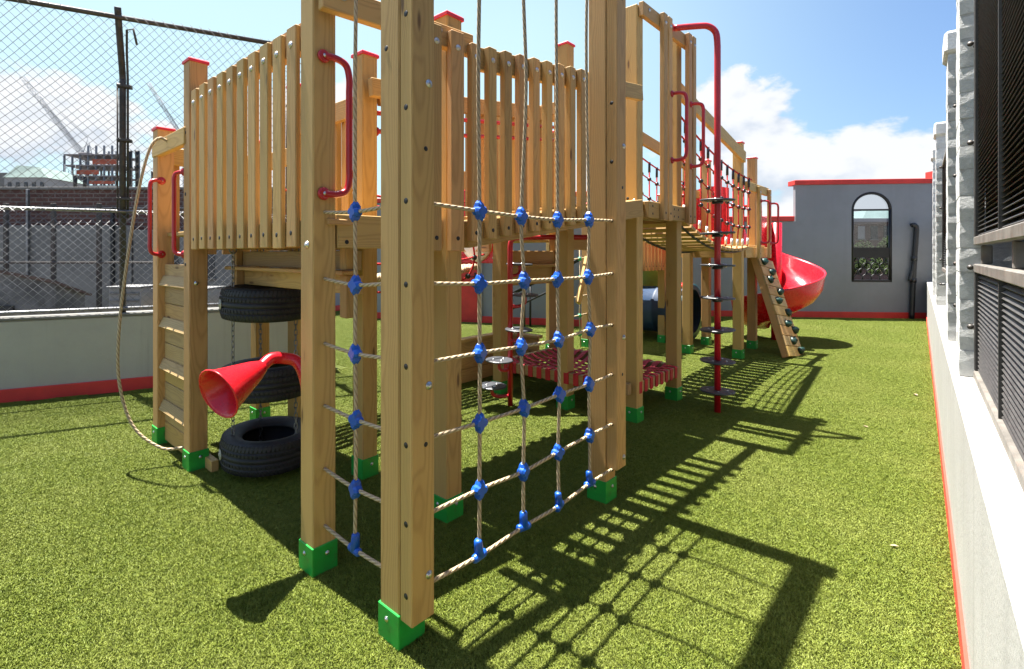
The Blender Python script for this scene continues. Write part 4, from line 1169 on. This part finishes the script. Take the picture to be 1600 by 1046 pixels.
# ---- hanging tyres, chains, talk tube, rope loop
TC0 = V((0.43, 2.03, 0))
half = [(0.312, 0.0), (0.312, 0.012), (0.302, 0.015), (0.302, 0.022), (0.312, 0.025), (0.311, 0.048), (0.301, 0.051), (0.301, 0.058), (0.310, 0.061), (0.305, 0.085), (0.292, 0.103), (0.262, 0.113), (0.225, 0.108), (0.195, 0.092), (0.178, 0.080), (0.172, 0.072), (0.176, 0.066), (0.20, 0.078), (0.24, 0.092), (0.275, 0.085), (0.292, 0.06), (0.294, 0.0)]
prof = half[::-1] + [(r, -z) for r, z in half[1:]]
TYRE = lathe('tyre_body', prof, 56, True, False); TYRE.materials.append(M['rubber'])
def tread_mesh():
    vs, fs = [], []
    for i in range(72):
        a = 2 * math.pi * i / 72
        for z0, z1, sk in ((0.062, 0.098, 0.03), (-0.098, -0.062, -0.03), (0.026, 0.047, 0.02), (-0.047, -0.026, -0.02)):
            k = len(vs); w = 0.026
            for r in (0.303, 0.3155 if abs(z0) < 0.06 and abs(z1) < 0.06 else 0.3125):
                for da, z in ((-w, z0), (w, z0), (w + sk, z1), (-w + sk, z1)):
                    rr = r - (0.010 if abs(z) > 0.09 else 0)
                    vs.append((rr * math.cos(a + da), rr * math.sin(a + da), z))
            fs += [(k + 4, k + 5, k + 6, k + 7), (k, k + 1, k + 5, k + 4), (k + 1, k + 2, k + 6, k + 5), (k + 2, k + 3, k + 7, k + 6), (k + 3, k, k + 4, k + 7)]
    return mesh('tread_blocks', vs, fs)
TREAD = tread_mesh(); TREAD.materials.append(M['rubber'])
DSK = lathe('washer', [(0.036, 0.0), (0.036, 0.004), (0.033, 0.006), (0.012, 0.006), (0.010, 0.012), (0.0, 0.013)], 16)
tl = ('black tyre hanging highest under the slatted deck', 'black tyre hanging between the other two, behind the red funnel', 'lowest black tyre just above the grass, its hole showing')
for z, lab, rot, tilt in ((1.165, tl[0], 0.2, 0.02), (0.625, tl[1], 1.1, -0.03), (0.155, tl[2], 2.0, 0.03)):
    ty = thing('tyre_swing', lab, 'tyre', TC0 + V((0, 0, z - 0.11)), 'tyres hung on chains')
    mw = Matrix.Translation(TC0 + V((0, 0, z))) @ Matrix.Rotation(tilt, 4, 'X') @ Matrix.Rotation(rot, 4, 'Z')
    link('tyre_body', TYRE, 'rubber', ty, mw)
    tag(link('tread_blocks', TREAD, 'rubber', ty, mw), kind='stuff')
    for a in (170, 80, 292):
        d = V((math.cos(R(a)), math.sin(R(a)), 0))
        link('washer', DSK, 'white_disc', ty, align(TC0 + d * 0.312 + V((0, 0, z - 0.0)), d))
def chain_mesh(n, pitch=0.036):
    vs, fs, uv = [], [], []
    for i in range(n):
        z = -i * pitch; p = []
        for j in range(10):
            a = 2 * math.pi * j / 10; x = 0.0105 * math.cos(a); zz = 0.0105 * math.sin(a) + (0.0125 if math.sin(a) > 0 else -0.0125)
            p.append(V((x, 0, z + zz)) if i % 2 else V((0, x, z + zz)))
        tube_geo(p, 0.0034, 5, True, vs, fs, uv)
    return mesh('chain_links', vs, fs, True)
CHN = chain_mesh(40); CHN.materials.append(M['galvanised'])
cl = {170: 'hanging chain nearest the left climbing wall, through the tyres', 80: 'hanging chain at the back of the tyres near the fence', 292: 'hanging chain on the camera side of the tyres, mostly behind a tall post'}
for a, lab in cl.items():
    p = TC0 + V((math.cos(R(a)) * 0.235, math.sin(R(a)) * 0.235, 1.50))
    h = thing('hanging_chain', lab, 'chain', p - V((0, 0, 1.44)), 'chains carrying the tyres')
    link('chain_links', CHN, 'galvanised', h, Matrix.Translation(p) @ Matrix.Rotation(a, 4, 'Z'))
    tube('eye_ring', [p + V((0.024 * math.cos(t_ * 0.524), 0, 0.03 + 0.024 * math.sin(t_ * 0.524))) for t_ in range(12)], 0.005, 'galvanised', h, 6, True)

hn = thing('talk_tube', 'red funnel speaking tube curving out from behind the second tall post', 'speaking tube', (0.09, 0.85, 0))
mo_, ne_ = V((-0.312, 0.912, 0.868)), V((-0.080, 0.978, 0.946))
axd = (mo_ - ne_).normalized(); Lh = (mo_ - ne_).length
pr = [(0.030, 0.0), (0.036, 0.012), (0.056, 0.06), (0.114, Lh - 0.006), (0.120, Lh), (0.123, Lh + 0.004), (0.119, Lh + 0.004), (0.110, Lh - 0.006), (0.052, 0.06), (0.032, 0.012), (0.024, 0.0)]
link('funnel', lathe('funnel', pr, 32, True, False), 'red_plastic', hn, align(ne_, axd))
tube('curved_tube', smooth_path([ne_ + axd * 0.012, ne_ - axd * 0.05 + V((0, 0, 0.012)), V((0.03, 0.985, 0.968)), V((0.085, 0.95, 0.945)), V((0.105, 0.905, 0.86)), V((0.105, 0.88, 0.70)), V((0.105, 0.87, 0.0))], 6), 0.030, 'red_plastic', hn, 14)
tube('funnel_rim', [mo_ + axd * 0.003 + (axd.orthogonal().normalized() * math.cos(i * 0.2618) + axd.cross(axd.orthogonal().normalized()) * math.sin(i * 0.2618)) * 0.121 for i in range(24)], 0.004, 'red_plastic', hn, 6, True)

rl = thing('climbing_rope', 'loose tan rope looping from the rail beside the left climbing wall', 'rope', (-0.02, 2.5, 0.1))
tube('rope', smooth_path([(0.02, 2.78, 2.33), (-0.05, 2.78, 2.36), (-0.12, 2.77, 2.26), (-0.19, 2.76, 1.95), (-0.25, 2.77, 1.5), (-0.30, 2.78, 1.0), (-0.305, 2.77, 0.62), (-0.24, 2.70, 0.30), (-0.10, 2.58, 0.135), (0.02, 2.51, 0.12), (0.065, 2.49, 0.125)], 8), 0.0105, 'tan_rope', rl, 8)

# ---- net tunnel behind the left tower
NB = thing('net_bridge', 'red rope net bridge with thick tan rope floor behind the left tower', 'bridge', (1.9, 2.6, 0.9))
xa, xb = 0.88, 2.93
def nz(X):
    u = (X - xa) / (xb - xa); return 1.36 - 0.10 * 4 * u * (1 - u)
for y in (2.36, 2.44, 2.52, 2.60, 2.68, 2.76):
    tube('floor_rope', [(xa + (xb - xa) * i / 30, y + 0.006 * (-1) ** i, nz(xa + (xb - xa) * i / 30) + 0.05 * abs(y - 2.56) + 0.008 * (-1) ** (i + int(y * 25))) for i in range(31)], 0.034, 'tan_rope', NB, 8)
for y, dz in ((2.26, 0.14), (2.86, 0.14), (2.22, 0.42), (2.9, 0.42), (2.22, 0.72), (2.9, 0.72)):
    tube('side_rope', [(xa + (xb - xa) * i / 16, y, nz(xa + (xb - xa) * i / 16) + dz + (0.02 if dz > 0.5 else 0)) for i in range(17)], 0.010, 'red_rope', NB, 6)
for k in range(6):
    X = xa + 0.18 + k * 0.335; z = nz(X)
    tube('hoop', smooth_path([(X, 2.22, z + 0.72), (X - 0.05, 2.22, z + 0.42), (X + 0.04, 2.26, z + 0.14), (X, 2.32, z - 0.06), (X, 2.56, z - 0.13), (X, 2.80, z - 0.06), (X + 0.04, 2.86, z + 0.14), (X - 0.05, 2.9, z + 0.42), (X, 2.9, z + 0.72)], 4), 0.011, 'red_rope', NB, 6)
    for y, dz, dx in ((2.26, 0.14, 0.04), (2.86, 0.14, 0.04), (2.22, 0.42, -0.05), (2.9, 0.42, -0.05), (2.32, -0.06, 0)):
        link('rope_ball', BALL, 'black_plastic', NB, Matrix.Translation((X + dx, y, z + dz)) @ Matrix.Scale(1.15, 4))
bp_ = thing('bubble_panel', 'red barrier panel with a white bubble window under the ramp', 'panel', (3.05, 2.5, 1.4))
block('panel', (3.03, 2.17, 1.40), (3.06, 2.95, 2.25), bp_, 'red_plastic', 0.01)
link('bubble', lathe('bubble', [(0.22, 0.0), (0.21, 0.03), (0.17, 0.09), (0.10, 0.13), (0.0, 0.145)], 24), 'white_plastic', bp_, align((3.028, 2.45, 1.63), (-1, 0, 0)))
for y in (2.22, 2.9): bolt((3.029, y, 1.46), (-1, 0, 0), bp_, 0.7)

# ---- low plank enclosure
pe = thing('plank_enclosure', 'low timber plank enclosure with pale top boards behind the disc steps', 'enclosure', (3.4, 2.6, 0))
for k in range(3):
    z = 0.09 + 0.16 * k
    board('plank', (2.75, 2.66, z), (3.76, 2.66, z), 0.155, 0.04, (0, -1, 0), pe)
    board('plank', (3.79, 2.16, z), (3.79, 2.70, z), 0.155, 0.04, (-1, 0, 0), pe)
board('top_board', (2.72, 2.67, 0.505), (3.83, 2.67, 0.505), 0.12, 0.035, (0, 0, 1), pe)
board('top_board', (3.79, 2.14, 0.505), (3.79, 2.608, 0.505), 0.12, 0.035, (0, 0, 1), pe)
board('corner_post', (3.73, 2.60, 0), (3.73, 2.60, 0.485), 0.07, 0.07, (0, -1, 0), pe)

# ---- things behind the towers
tn = thing('crawl_tunnel', 'dark blue crawl tunnel with teal end rings behind the far tower', 'tunnel', (7.62, 2.4, 0))
ty_ = Matrix.Translation((7.62, 1.78, 0.53)) @ Matrix.Rotation(R(-90), 4, 'X')
link('barrel', lathe('barrel', [(0.40, 0.0), (0.40, 0.5), (0.415, 0.52), (0.415, 0.56), (0.40, 0.58), (0.40, 1.5), (0.385, 1.5), (0.385, 0.0)], 32, True, False), 'navy_plastic', tn, ty_)
RING = lathe('end_ring', [(0.375, -0.02), (0.47, -0.02), (0.475, 0.05), (0.43, 0.08), (0.402, 0.08)], 32, True, False)
link('end_ring', RING, 'teal_plastic', tn, ty_)
link('end_ring', RING, 'teal_plastic', tn, ty_ @ Matrix.Translation((0, 0, 1.5)) @ Matrix.Rotation(R(180), 4, 'X'))
for y in (1.95, 3.1): block('foot', (7.35, y - 0.05, 0.0), (7.89, y + 0.05, 0.22), tn, 'navy_plastic', 0.02)
link('dome', lathe('dome', [(0.13, 0.0), (0.12, 0.05), (0.07, 0.09), (0.0, 0.10)], 16), 'red_plastic', tn, Matrix.Translation((7.62, 1.98, 0.915)))

TD = thing('rear_tower', 'rear timber tower with low slatted guard seen under the rope bridge', 'play tower', (6.7, 2.6, 0))
for X, y in ((6.05, 2.10), (7.22, 2.08), (7.22, 3.05)): post(TD, X, y, 2.5)
board('guard_rail', (6.17, 2.13, 2.15), (7.24, 2.13, 2.15), 0.12, 0.04, (0, -1, 0), TD)
board('deck_fascia', (6.17, 2.13, 1.30), (7.24, 2.13, 1.30), 0.12, 0.04, (0, -1, 0), TD)
for k in range(8): slat(TD, (6.24 + 0.128 * k, 2.09, 1.235), (6.24 + 0.128 * k, 2.09, 2.2), 0.085, 0.04, (0, -1, 0))
for k in range(8): board('deck_board', (6.24 + 0.135 * k, 2.16, 1.335), (6.24 + 0.135 * k, 3.05, 1.335), 0.13, 0.03, (0, 0, 1), TD)
ls = thing('lime_slide', 'small lime green chute behind the slatted guard and blue tunnel', 'slide', (8.1, 3.0, 0.0))
vs, fs = [], []; path = smooth_path([(7.45, 2.62, 1.33), (7.75, 2.66, 1.22), (8.0, 2.72, 0.95), (8.2, 2.8, 0.5), (8.45, 2.88, 0.2), (8.7, 2.95, 0.12)], 5)
for i, p in enumerate(path):
    tdir = (path[min(i + 1, len(path) - 1)] - path[max(i - 1, 0)]).normalized(); sd = V((0, 0, 1)).cross(tdir).normalized(); up = tdir.cross(sd)
    for y, h in ((-0.28, 0.22), (-0.25, 0.05), (-0.15, 0), (0.15, 0), (0.25, 0.05), (0.28, 0.22), (0.31, 0.22), (0.28, 0.03), (0.16, -0.03), (-0.16, -0.03), (-0.28, 0.03), (-0.31, 0.22)): vs.append(p + sd * y + up * h)
for i in range(len(path) - 1):
    for k in range(12): fs.append((12 * i + k, 12 * i + (k + 1) % 12, 12 * i + 12 + (k + 1) % 12, 12 * i + 12 + k))
link('chute', mesh('chute', vs, fs, True), 'lime_plastic', ls)
block('leg', (8.35, 2.80, 0.0), (8.42, 2.87, 0.22), ls, 'lime_plastic')

gn = thing('green_knot_net', 'small tan rope net with green knots on a post behind the strap seat', 'rope net', (5.8, 2.8, 0))
post(gn, 5.97, 2.80, 2.3); post(gn, 5.20, 2.95, 2.3)
board('brace', (5.95, 2.80, 1.45), (5.55, 2.72, 0.75), 0.10, 0.05, (0, -1, 0), gn)
hz_ = [0.25, 0.55, 0.85, 1.15, 1.45]
for z in hz_: tube('rope', [(5.30, 2.97, z), (5.65, 2.89, z - 0.03), (5.99, 2.83, z)], 0.010, 'tan_rope', gn, 6)
for u in (0.25, 0.5, 0.75):
    q = V((5.30, 2.97, 0)).lerp(V((5.99, 2.83, 0)), u)
    tube('rope', [(q.x + 0.04, q.y, 0.02), (q.x, q.y, 0.55), (q.x + 0.03, q.y, 1.0), (q.x, q.y, 1.7)], 0.010, 'tan_rope', gn, 6)
    for z in hz_: link('knot', BALL, 'green_knot', gn, Matrix.Translation((q.x + 0.01, q.y, z - 0.022)) @ Matrix.Scale(1.3, 4))

# ================================================================== beyond the yard
def view_pt(d, r, z=0.0):
    """camera-aligned frame: d metres ahead of the camera, r metres to its right"""
    return V((-1.2 + 0.730 * d + 0.683 * r, -1.54 + 0.683 * d - 0.730 * r, z))
mS = Matrix(((0.683, 0.730, 0, -1.2), (-0.730, 0.683, 0, -1.54), (0, 0, 1, 0), (0, 0, 0, 1)))     # local X = r, Y = d
def sbox(name, lo, hi, parent, mat, ch=0.01): return wbox(name, mS, lo, hi, parent, mat, ch)

bb = thing('brick_building', 'dark red brick building with flat roof behind the chain link fence', 'building', view_pt(20, -13, -3))
sbox('brick_wall', (-19.6, 20, -3), (-5.6, 27, 4.02), bb, 'far_brick')
sbox('parapet_coping', (-19.7, 19.9, 4.022), (-5.5, 27.1, 4.12), bb, 'concrete')
sbox('string_course', (-19.62, 19.93, 3.28), (-5.58, 20.0, 3.34), bb, 'galvanised')
sbox('rendered_wall', (-18.9, 19.80, -3), (-13.5, 19.995, 2.62), bb, 'concrete')
sbox('rendered_wall', (-13.45, 19.86, -3), (-5.7, 19.995, 2.45), bb, 'concrete')
sbox('downpipe', (-17.45, 19.66, -3), (-17.37, 19.78, 4.0), bb, 'galvanised'); sbox('downpipe', (-14.2, 19.66, -3), (-14.1, 19.78, 3.3), bb, 'black_iron')
for a in (-12.6, -11.2, -9.4, -7.6):
    w = sbox('window', (a, 19.83, 0.6), (a + 0.9, 19.858, 1.9), bb, 'window_glass'); sbox('sill', (a - 0.05, 19.78, 0.52), (a + 0.95, 19.857, 0.598), w, 'concrete')
for r_, z in ((-14.36, 5.75), (-14.06, 5.75), (-16.6, 4.75), (-16.2, 4.72), (-13.4, 4.9)):
    tube('vent_stack', [view_pt(21, r_, 4.12), view_pt(21, r_, z - 0.3), view_pt(21, r_, z)], [0.07, 0.07, 0.095], 'black_iron', bb, 8)
    tube('stack_collar', [view_pt(21, r_, z - 0.75), view_pt(21, r_, z - 0.65)], 0.10, 'black_iron', bb, 8)
tube('roof_brace', [view_pt(19.6, -13.6, 2.7), view_pt(19.6, -11.9, 4.0)], 0.03, 'galvanised', bb, 5)
sh = thing('roof_shed', 'dark weathered shed with sloping rusty roof edge below the brick building', 'shed', view_pt(12, -11.5, -3))
vs = [mS @ V(p) for p in ((-13.5, 12, -3), (-9.95, 12, -3), (-9.95, 12, 0.86), (-13.5, 12, 1.55), (-13.5, 12.9, -3), (-9.95, 12.9, -3), (-9.95, 12.9, 0.5), (-13.5, 12.9, 1.2))]
link('shed_wall', mesh('shed_wall', vs, [(0, 1, 2, 3), (5, 4, 7, 6), (1, 5, 6, 2), (4, 0, 3, 7)]), 'shed_wall', sh)
vs = [mS @ V(p) for z in (0.0, 0.06) for p in ((-13.6, 11.85, 1.56 + z), (-9.85, 11.85, 0.84 + z), (-9.85, 13.0, 0.44 + z), (-13.6, 13.0, 1.16 + z))]
link('shed_roof', mesh('shed_roof', vs, [(0, 1, 2, 3), (7, 6, 5, 4), (0, 4, 5, 1), (1, 5, 6, 2), (2, 6, 7, 3), (3, 7, 4, 0)]), 'rust_trim', sh)
sbox('shed_door', (-11.6, 11.95, -3), (-10.9, 11.995, 0.3), sh, 'black_iron')
sf = thing('steel_frame', 'dark steel posts and rails standing beyond the fence', 'frame', view_pt(14, -11, -3))
for r_ in (-13.0, -11.7, -10.45, -8.4): sbox('upright', (r_ - 0.05, 14, -3), (r_ + 0.05, 14.1, 2.9 if r_ < -9 else 2.4), sf, 'dark_steel')
sbox('cross_rail', (-13.2, 13.93, 1.24), (-8.2, 13.998, 1.30), sf, 'dark_steel'); sbox('cross_rail', (-13.2, 13.93, -0.25), (-8.2, 13.998, -0.17), sf, 'rust_trim')
tube('brace', [view_pt(13.96, -10.4, -0.1), view_pt(13.96, -9.0, -1.0)], 0.06, 'dark_steel', sf, 5)
for i, (r_, w_, z) in enumerate(((-11.6, 1.0, 0.45), (-10.2, 1.7, 0.40), (-7.9, 1.8, 0.40))):
    u = thing('roof_unit', ('pale ribbed rooftop unit beside the dark shed', 'pale rooftop unit in the middle, left of the fence post', 'pale rooftop unit right of the fence post')[i], 'air conditioner', view_pt(16, r_ + w_ / 2, -3))
    sbox('casing', (r_, 16, -3), (r_ + w_, 17, z), u, 'far_stone'); sbox('top_plate', (r_ - 0.05, 15.95, z + 0.001), (r_ + w_ + 0.05, 17.05, z + 0.05), u, 'galvanised')
    for k in range(4): sbox('rib', (r_ + 0.04, 15.97, z - 0.2 - 0.22 * k), (r_ + w_ - 0.04, 15.999, z - 0.14 - 0.22 * k), u, 'galvanised')

pb = thing('pale_building', 'pale stone block with mansard top on the skyline behind the fence', 'building', view_pt(120, -107, -3))
sbox('wall', (-111.5, 120, -3), (-101.8, 132, 19.5), pb, 'far_stone')
vs = [mS @ V(p) for p in ((-111.7, 119.8, 19.5), (-101.6, 119.8, 19.5), (-101.6, 132, 19.5), (-111.7, 132, 19.5), (-109.8, 121.5, 22.6), (-104.5, 121.5, 22.2), (-104.5, 130, 22.2), (-109.8, 130, 22.6))]
link('roof', mesh('roof', vs, [(4, 5, 6, 7), (0, 1, 5, 4), (1, 2, 6, 5), (2, 3, 7, 6), (3, 0, 4, 7)]), 'copper_roof', pb)
for i in range(5):
    for j in range(2): sbox('window', (-110.6 + i * 1.9, 119.86, 13.6 + j * 3), (-109.8 + i * 1.9, 119.98, 15.4 + j * 3), pb, 'window_glass')
sbox('side_block', (-118, 121, -3), (-111.8, 131, 20.8), pb, 'concrete')

cs = thing('construction_building', 'half-built tower of slabs with orange netting on the skyline', 'building', view_pt(160, -121, -3))
for k in range(11):
    z = -1 + 3.35 * k
    sbox('slab', (-131 + (0.8 if k > 8 else 0), 160, z), (-113, 170, z + 0.35), cs, 'far_slab')
for i in range(8):
    for j in (0.4, 9.3):
        sbox('column', (-130.6 + 2.5 * i, 160 + j, -3), (-130.2 + 2.5 * i, 160.5 + j, 35.6 if i > 2 else 32.5), cs, 'crane_paint')
for a, b, z0, z1 in ((-126, -119, 26.4, 27.8), (-121, -113.2, 29.6, 31.2), (-122, -114, 23.4, 24.4)):
    sbox('netting', (a, 159.8, z0), (b, 159.95, z1), cs, 'orange_netting')
sbox('hoarding', (-127, 159.7, 19.6), (-113.2, 159.95, 23.0), cs, 'far_stone')
tubes('scaffold', [[view_pt(159.4, -131.4 + 1.1 * i, -3), view_pt(159.4, -131.4 + 1.1 * i, 27.5 + (i % 3))] for i in range(6)] + [[view_pt(159.4, -131.4, 2 + 2.2 * j), view_pt(159.4, -125.6, 2 + 2.2 * j)] for j in range(12)], 0.09, 'crane_paint', cs, 4)

def lattice(name, a, b, w, n, r, parent, up=(0, 0, 1)):
    a, b = V(a), V(b); x = (b - a).normalized(); s = x.cross(V(up)); s = s.normalized() if s.length > 0.01 else V((1, 0, 0)); u = s.cross(x)
    off = [s * w + u * w, s * -w + u * w, s * -w - u * w, s * w - u * w]; paths = [[a + o, b + o] for o in off]
    for i in range(n):
        for k in range(4): paths.append([a.lerp(b, i / n) + off[k], a.lerp(b, (i + 1) / n) + off[(k + 1) % 4]])
    return tubes(name, paths, r, 'crane_paint', parent, 4)
def crane(label, d, r0, z0, r1, z1):
    c = thing('tower_crane', label, 'crane', view_pt(d, r0, -3), 'cranes on the skyline')
    lattice('mast', view_pt(d, r0, -3), view_pt(d, r0, z0), 0.8, 22, 0.10, c, (1, 0, 0))
    lattice('jib', view_pt(d, r0 + 0.5, z0 + 0.8), view_pt(d, r1, z1), 0.55, 24, 0.085, c)
    vs_ = box_mesh(3.6, 2.4, 2.2, 0.1); link('cab', vs_, 'far_slab', c, mS @ Matrix.Translation((r0 + 1.0, d, z0 + 1.0)))
    tubes('a_frame', [[view_pt(d, r0 - 0.5, z0 + 1), view_pt(d, r0 + 1.6, z0 + 7)], [view_pt(d, r0 + 3.0, z0 + 1), view_pt(d, r0 + 1.6, z0 + 7)], [view_pt(d, r0 + 1.6, z0 + 7), view_pt(d, r0 + (r1 - r0) * 0.8, z0 + (z1 - z0) * 0.8 + 0.8)]], 0.10, 'crane_paint', c, 4)
    link('counterweight', box_mesh(1.8, 2.0, 1.6, 0.1), 'far_slab', c, mS @ Matrix.Translation((r0 + 4.2, d, z0 + 0.6)))
crane('luffing tower crane with long raised jib above the half-built tower', 170, -131.7, 33.0, -152, 60.5)
crane('smaller distant tower crane jib at the left of the tall red-capped post', 220, -126.5, 48, -142.5, 75)

# through the arched window: a brick block with a green roof, two trees
wb = thing('far_brick_block', 'brick building with pale green roof seen through the arched window', 'building', view_pt(60, 49, -3))
sbox('wall', (43.2, 60, -3), (58, 74, 5.3), wb, 'far_brick'); sbox('cornice', (43.0, 59.7, 5.302), (58.2, 74.2, 5.7), wb, 'far_slab')
vs = [mS @ V(p) for p in ((45.5, 61, 5.7), (58, 61, 5.7), (58, 73, 5.7), (45.5, 73, 5.7), (47.5, 63, 6.9), (57, 63, 6.9), (57, 71, 6.9), (47.5, 71, 6.9))]
link('roof', mesh('roof', vs, [(4, 5, 6, 7), (0, 1, 5, 4), (1, 2, 6, 5), (2, 3, 7, 6), (3, 0, 4, 7)]), 'copper_roof', wb)
for i in range(5):
    for z in (0.6, 3.3):
        w = sbox('window', (44.2 + i * 1.5, 59.93, z), (45.0 + i * 1.5, 59.998, z + 1.5), wb, 'far_stone' if (i + int(z)) % 3 == 0 else 'window_glass')
        sbox('sill', (44.1 + i * 1.5, 59.86, z - 0.14), (45.1 + i * 1.5, 59.999, z - 0.002), w, 'concrete')
def tree(d, r, top, rad, seed, label):
    base = view_pt(d, r, -3); t_ = thing('street_tree', label, 'tree', base, 'trees beyond the end wall'); rn = random.Random(seed)
    H = top + 3
    tube('trunk', [base, base + V((0.05, 0, H * 0.3)), base + V((0, 0.1, H * 0.6)), base + V((0.1, 0.1, H * 0.85))], [0.16, 0.13, 0.09, 0.03], 'bark', t_, 8)
    cen = []
    for k in range(12):
        p = base + V((rn.uniform(-1, 1) * rad, rn.uniform(-1, 1) * rad, H * rn.uniform(0.5, 0.92)))
        cen.append((p, rad * rn.uniform(0.28, 0.5)))
        tube('limb', [base + V((0, 0, H * rn.uniform(0.3, 0.55))), base.lerp(p, 0.6) + V((0, 0, H * 0.12)), p], [0.06, 0.04, 0.015], 'bark', t_, 5)
    vs, fs = [], []
    for _ in range(3200):
        c, rr = rn.choice(cen); v = V((rn.gauss(0, 1), rn.gauss(0, 1), rn.gauss(0, 0.8))).normalized() * rr * rn.random() ** 0.4
        a = V((rn.gauss(0, 1), rn.gauss(0, 1), rn.gauss(0, 1))).normalized(); b = a.orthogonal().normalized() * 0.07; k = len(vs); q = c + v
        vs += [q - a * 0.10, q + b, q + a * 0.10, q - b]; fs.append((k, k + 1, k + 2, k + 3))
    tag(link('crown', mesh('crown', vs, fs), 'leaf', t_), kind='stuff')
tree(44, 31.4, 2.6, 1.5, 4, 'green tree low at the left of the arched window')
tree(44, 35.6, 3.3, 1.7, 9, 'taller green tree low at the right of the arched window')
tree(30, 21.9, -0.1, 1.5, 14, 'dark shrubby tree just behind the scalloped grille')

# a few dry leaves blown onto the turf
LEAF = mesh('leaf_blade', [(-0.030, 0, 0.004), (-0.008, 0.011, 0.010), (0.018, 0.009, 0.008), (0.034, 0, 0.002), (0.018, -0.010, 0.007), (-0.008, -0.012, 0.011), (-0.030, 0, 0.001), (-0.008, 0.010, 0.007), (0.018, 0.008, 0.005), (0.034, 0, 0.0), (0.018, -0.009, 0.004), (-0.008, -0.011, 0.008)], [(0, 1, 2, 3, 4, 5), (11, 10, 9, 8, 7, 6), (0, 6, 7, 1), (1, 7, 8, 2), (2, 8, 9, 3), (3, 9, 10, 4), (4, 10, 11, 5), (5, 11, 6, 0)])
for (x, y, a, s), lab in (((5.9, -1.20, 0.5, 1.3), 'dry tan leaf on the grass by the parapet wall, halfway along'), ((2.15, -1.30, 2.0, 0.6), 'tiny dry leaf scrap on the grass near the red line'), ((4.3, -0.95, 1.2, 0.7), 'small dry leaf on open grass at the right')):
    lf = thing('dry_leaf', lab, 'leaf', (x, y, 0.01), 'dry leaves on the grass')
    link('leaf_blade', LEAF, 'tan_strap', lf, Matrix.Translation((x, y, 0.013)) @ Matrix.Rotation(a, 4, 'Z') @ Matrix.Scale(s, 4))
